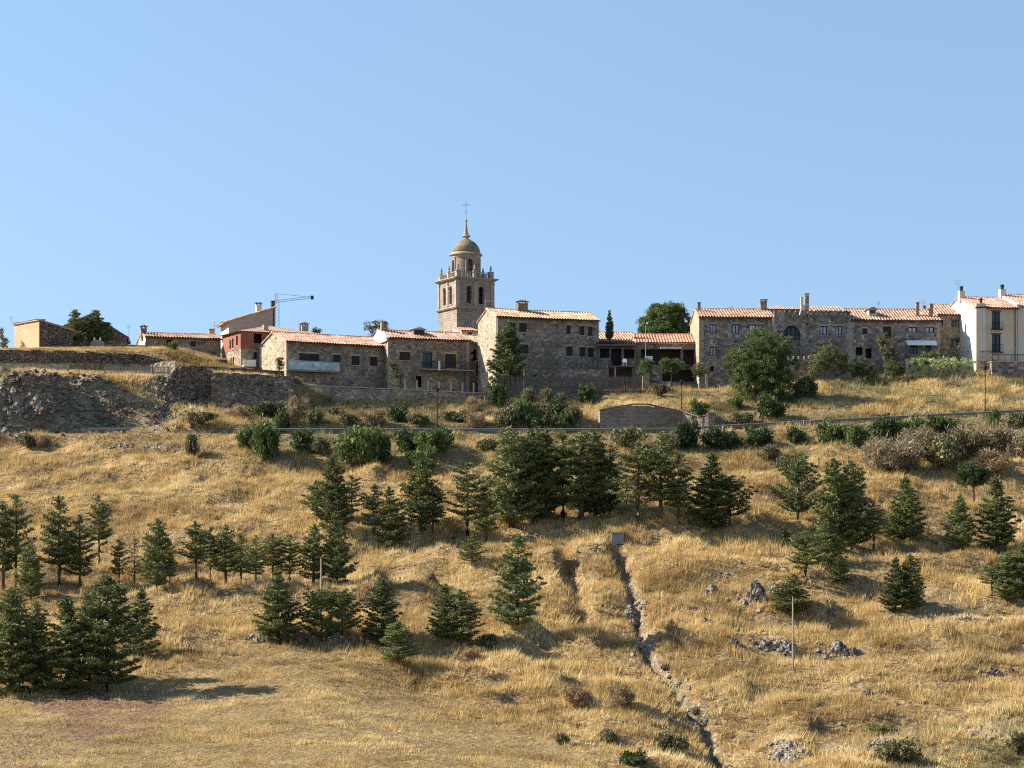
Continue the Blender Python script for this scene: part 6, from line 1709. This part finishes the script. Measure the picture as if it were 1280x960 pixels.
# drain headwall of the gully
q = ground_at(774, 687); s = q.y/F; e = empty('drain_headwall', (q.x, q.y+.3, q.z)); tag(e, 'small grey concrete drain box at the head of the gully', 'drain box')
m = MB(); m.box(-9*s, 6*s, 0, 1.3, -1.2, 19*s); m.build('box', M['concrete'], e)
m = MB(); m.box(-10*s, 7*s, -.15, 1.5, 19*s+.003, 19*s+.14); m.build('lid', M['concrete'], e)
m = MB(); m.box(-3*s, 2.5*s, -.03, -.004, -.3, 6*s); m.build('outlet', M['metal_dark'], e)

def undergrowth(name, label, n, region, mat, seed, rad, leaf, aspect):
    r = np.random.default_rng(seed); px0, px1, y0, y1 = region
    Y = y0+(y1-y0)*r.random(n); X = ((px0+(px1-px0)*r.random(n))-CX)/F*Y
    keep = (fbm(X/3.5, Y/2.5, seed, 3) > 0.02); X = X[keep]; Y = Y[keep]
    C_ = np.stack([X, Y, terrain_z(X, Y)+rad*.55], -1)
    C_ = np.concatenate([C_, C_+r.normal(size=C_.shape)*rad*.6])
    v, f = leaf_cards(C_, rad*(.6+.6*r.random(len(C_))), 26, leaf, r, up=.4, aspect=aspect, flat=.8)
    tag(mesh_obj(name, np_mesh(name, v, f, M[mat])), label, 'undergrowth', kind='stuff')
undergrowth('bank_undergrowth', 'mixed low green and brown growth on the bank above the road', 420, (375,745,269.5,279.5), 'leaf_scrub', 501, .5, .15, .4)
undergrowth('bank_brush', 'dry brown brush on the bank above the road', 300, (380,745,269.5,280), 'dry_twig', 503, .5, .2, .14)
undergrowth('roadside_undergrowth', 'low green growth below the guardrail', 620, (370,1300,250,260.5), 'leaf_scrub', 505, .5, .15, .4)
undergrowth('wall_foot_growth', 'dark low growth at the foot of the long garden wall', 110, (385,620,278.8,280.3), 'leaf_dark', 507, .45, .15, .4)
undergrowth('cliff_growth', 'dry brown growth clinging to the left rock face', 330, (-10,215,267.8,278.5), 'dry_twig', 511, .4, .2, .14)
undergrowth('cliff_scrub', 'dull green growth clinging to the left rock face', 260, (-10,375,268.5,278), 'leaf_scrub', 513, .4, .14, .4)
undergrowth('wall_top_brush', 'dry brush hanging over the top of the road retaining wall', 190, (745,890,270.2,272.2), 'dry_twig', 515, .42, .2, .14)
undergrowth('slope_brush', 'russet brush scattered over the right hand slope', 420, (780,1300,226,256), 'dry_twig', 509, .38, .2, .14)

# ------------------------------------------------------------------ camera, sun, sky
cam = bpy.data.cameras.new('camera'); co = bpy.data.objects.new('camera', cam); COL.objects.link(co); SC.camera = co
co.location = (0,0,0); co.rotation_euler = (R(90),0,0); cam.sensor_width = 36; cam.lens = 36*F/1280; cam.shift_y = (H0-480)/1280
cam.clip_start = .5; cam.clip_end = 30000
sd = Vector((-math.cos(R(SUN_AZ))*math.cos(R(SUN_EL)), math.sin(R(SUN_AZ))*math.cos(R(SUN_EL)), math.sin(R(SUN_EL))))
sun = bpy.data.lights.new('sun', 'SUN'); so = bpy.data.objects.new('sun', sun); COL.objects.link(so)
so.rotation_euler = sd.to_track_quat('Z', 'Y').to_euler(); sun.energy = 5.0; sun.angle = R(.53); sun.color = (1.0,.91,.78)
w = bpy.data.worlds.new('World'); SC.world = w; w.use_nodes = True; nt = w.node_tree
bg = nt.nodes['Background']; sky = nt.nodes.new('ShaderNodeTexSky'); sky.sky_type = 'NISHITA'; sky.sun_disc = False
sky.sun_elevation = R(SUN_EL); sky.sun_rotation = math.atan2(sd.x, sd.y)
sky.altitude = 1200; sky.air_density = 1.3; sky.dust_density = .5; sky.ozone_density = 2.1
tc = nt.nodes.new('ShaderNodeTexCoord'); sp = N(nt, 'ShaderNodeSeparateXYZ', {0: tc.outputs['Generated']})
ma = N(nt, 'ShaderNodeMath', {0: sp.outputs[2], 1: .5, 2: .19}, operation='MULTIPLY_ADD')
cb = N(nt, 'ShaderNodeCombineXYZ', {0: sp.outputs[0], 1: sp.outputs[1], 2: ma.outputs[0]})
nm = N(nt, 'ShaderNodeVectorMath', {0: cb.outputs[0]}, operation='NORMALIZE'); nt.links.new(nm.outputs[0], sky.inputs[0])
nt.links.new(sky.outputs[0], bg.inputs[0]); bg.inputs[1].default_value = .087
SC.view_settings.view_transform = 'Standard'; SC.view_settings.look = 'None'; SC.view_settings.exposure = EXPO; SC.view_settings.gamma = 1
SC.cycles.max_bounces = 5; SC.cycles.diffuse_bounces = 4; SC.cycles.transparent_max_bounces = 4
SC.cycles.use_denoising = False; SC.cycles.pixel_filter_type = 'BLACKMAN_HARRIS'; SC.cycles.filter_width = 1.15
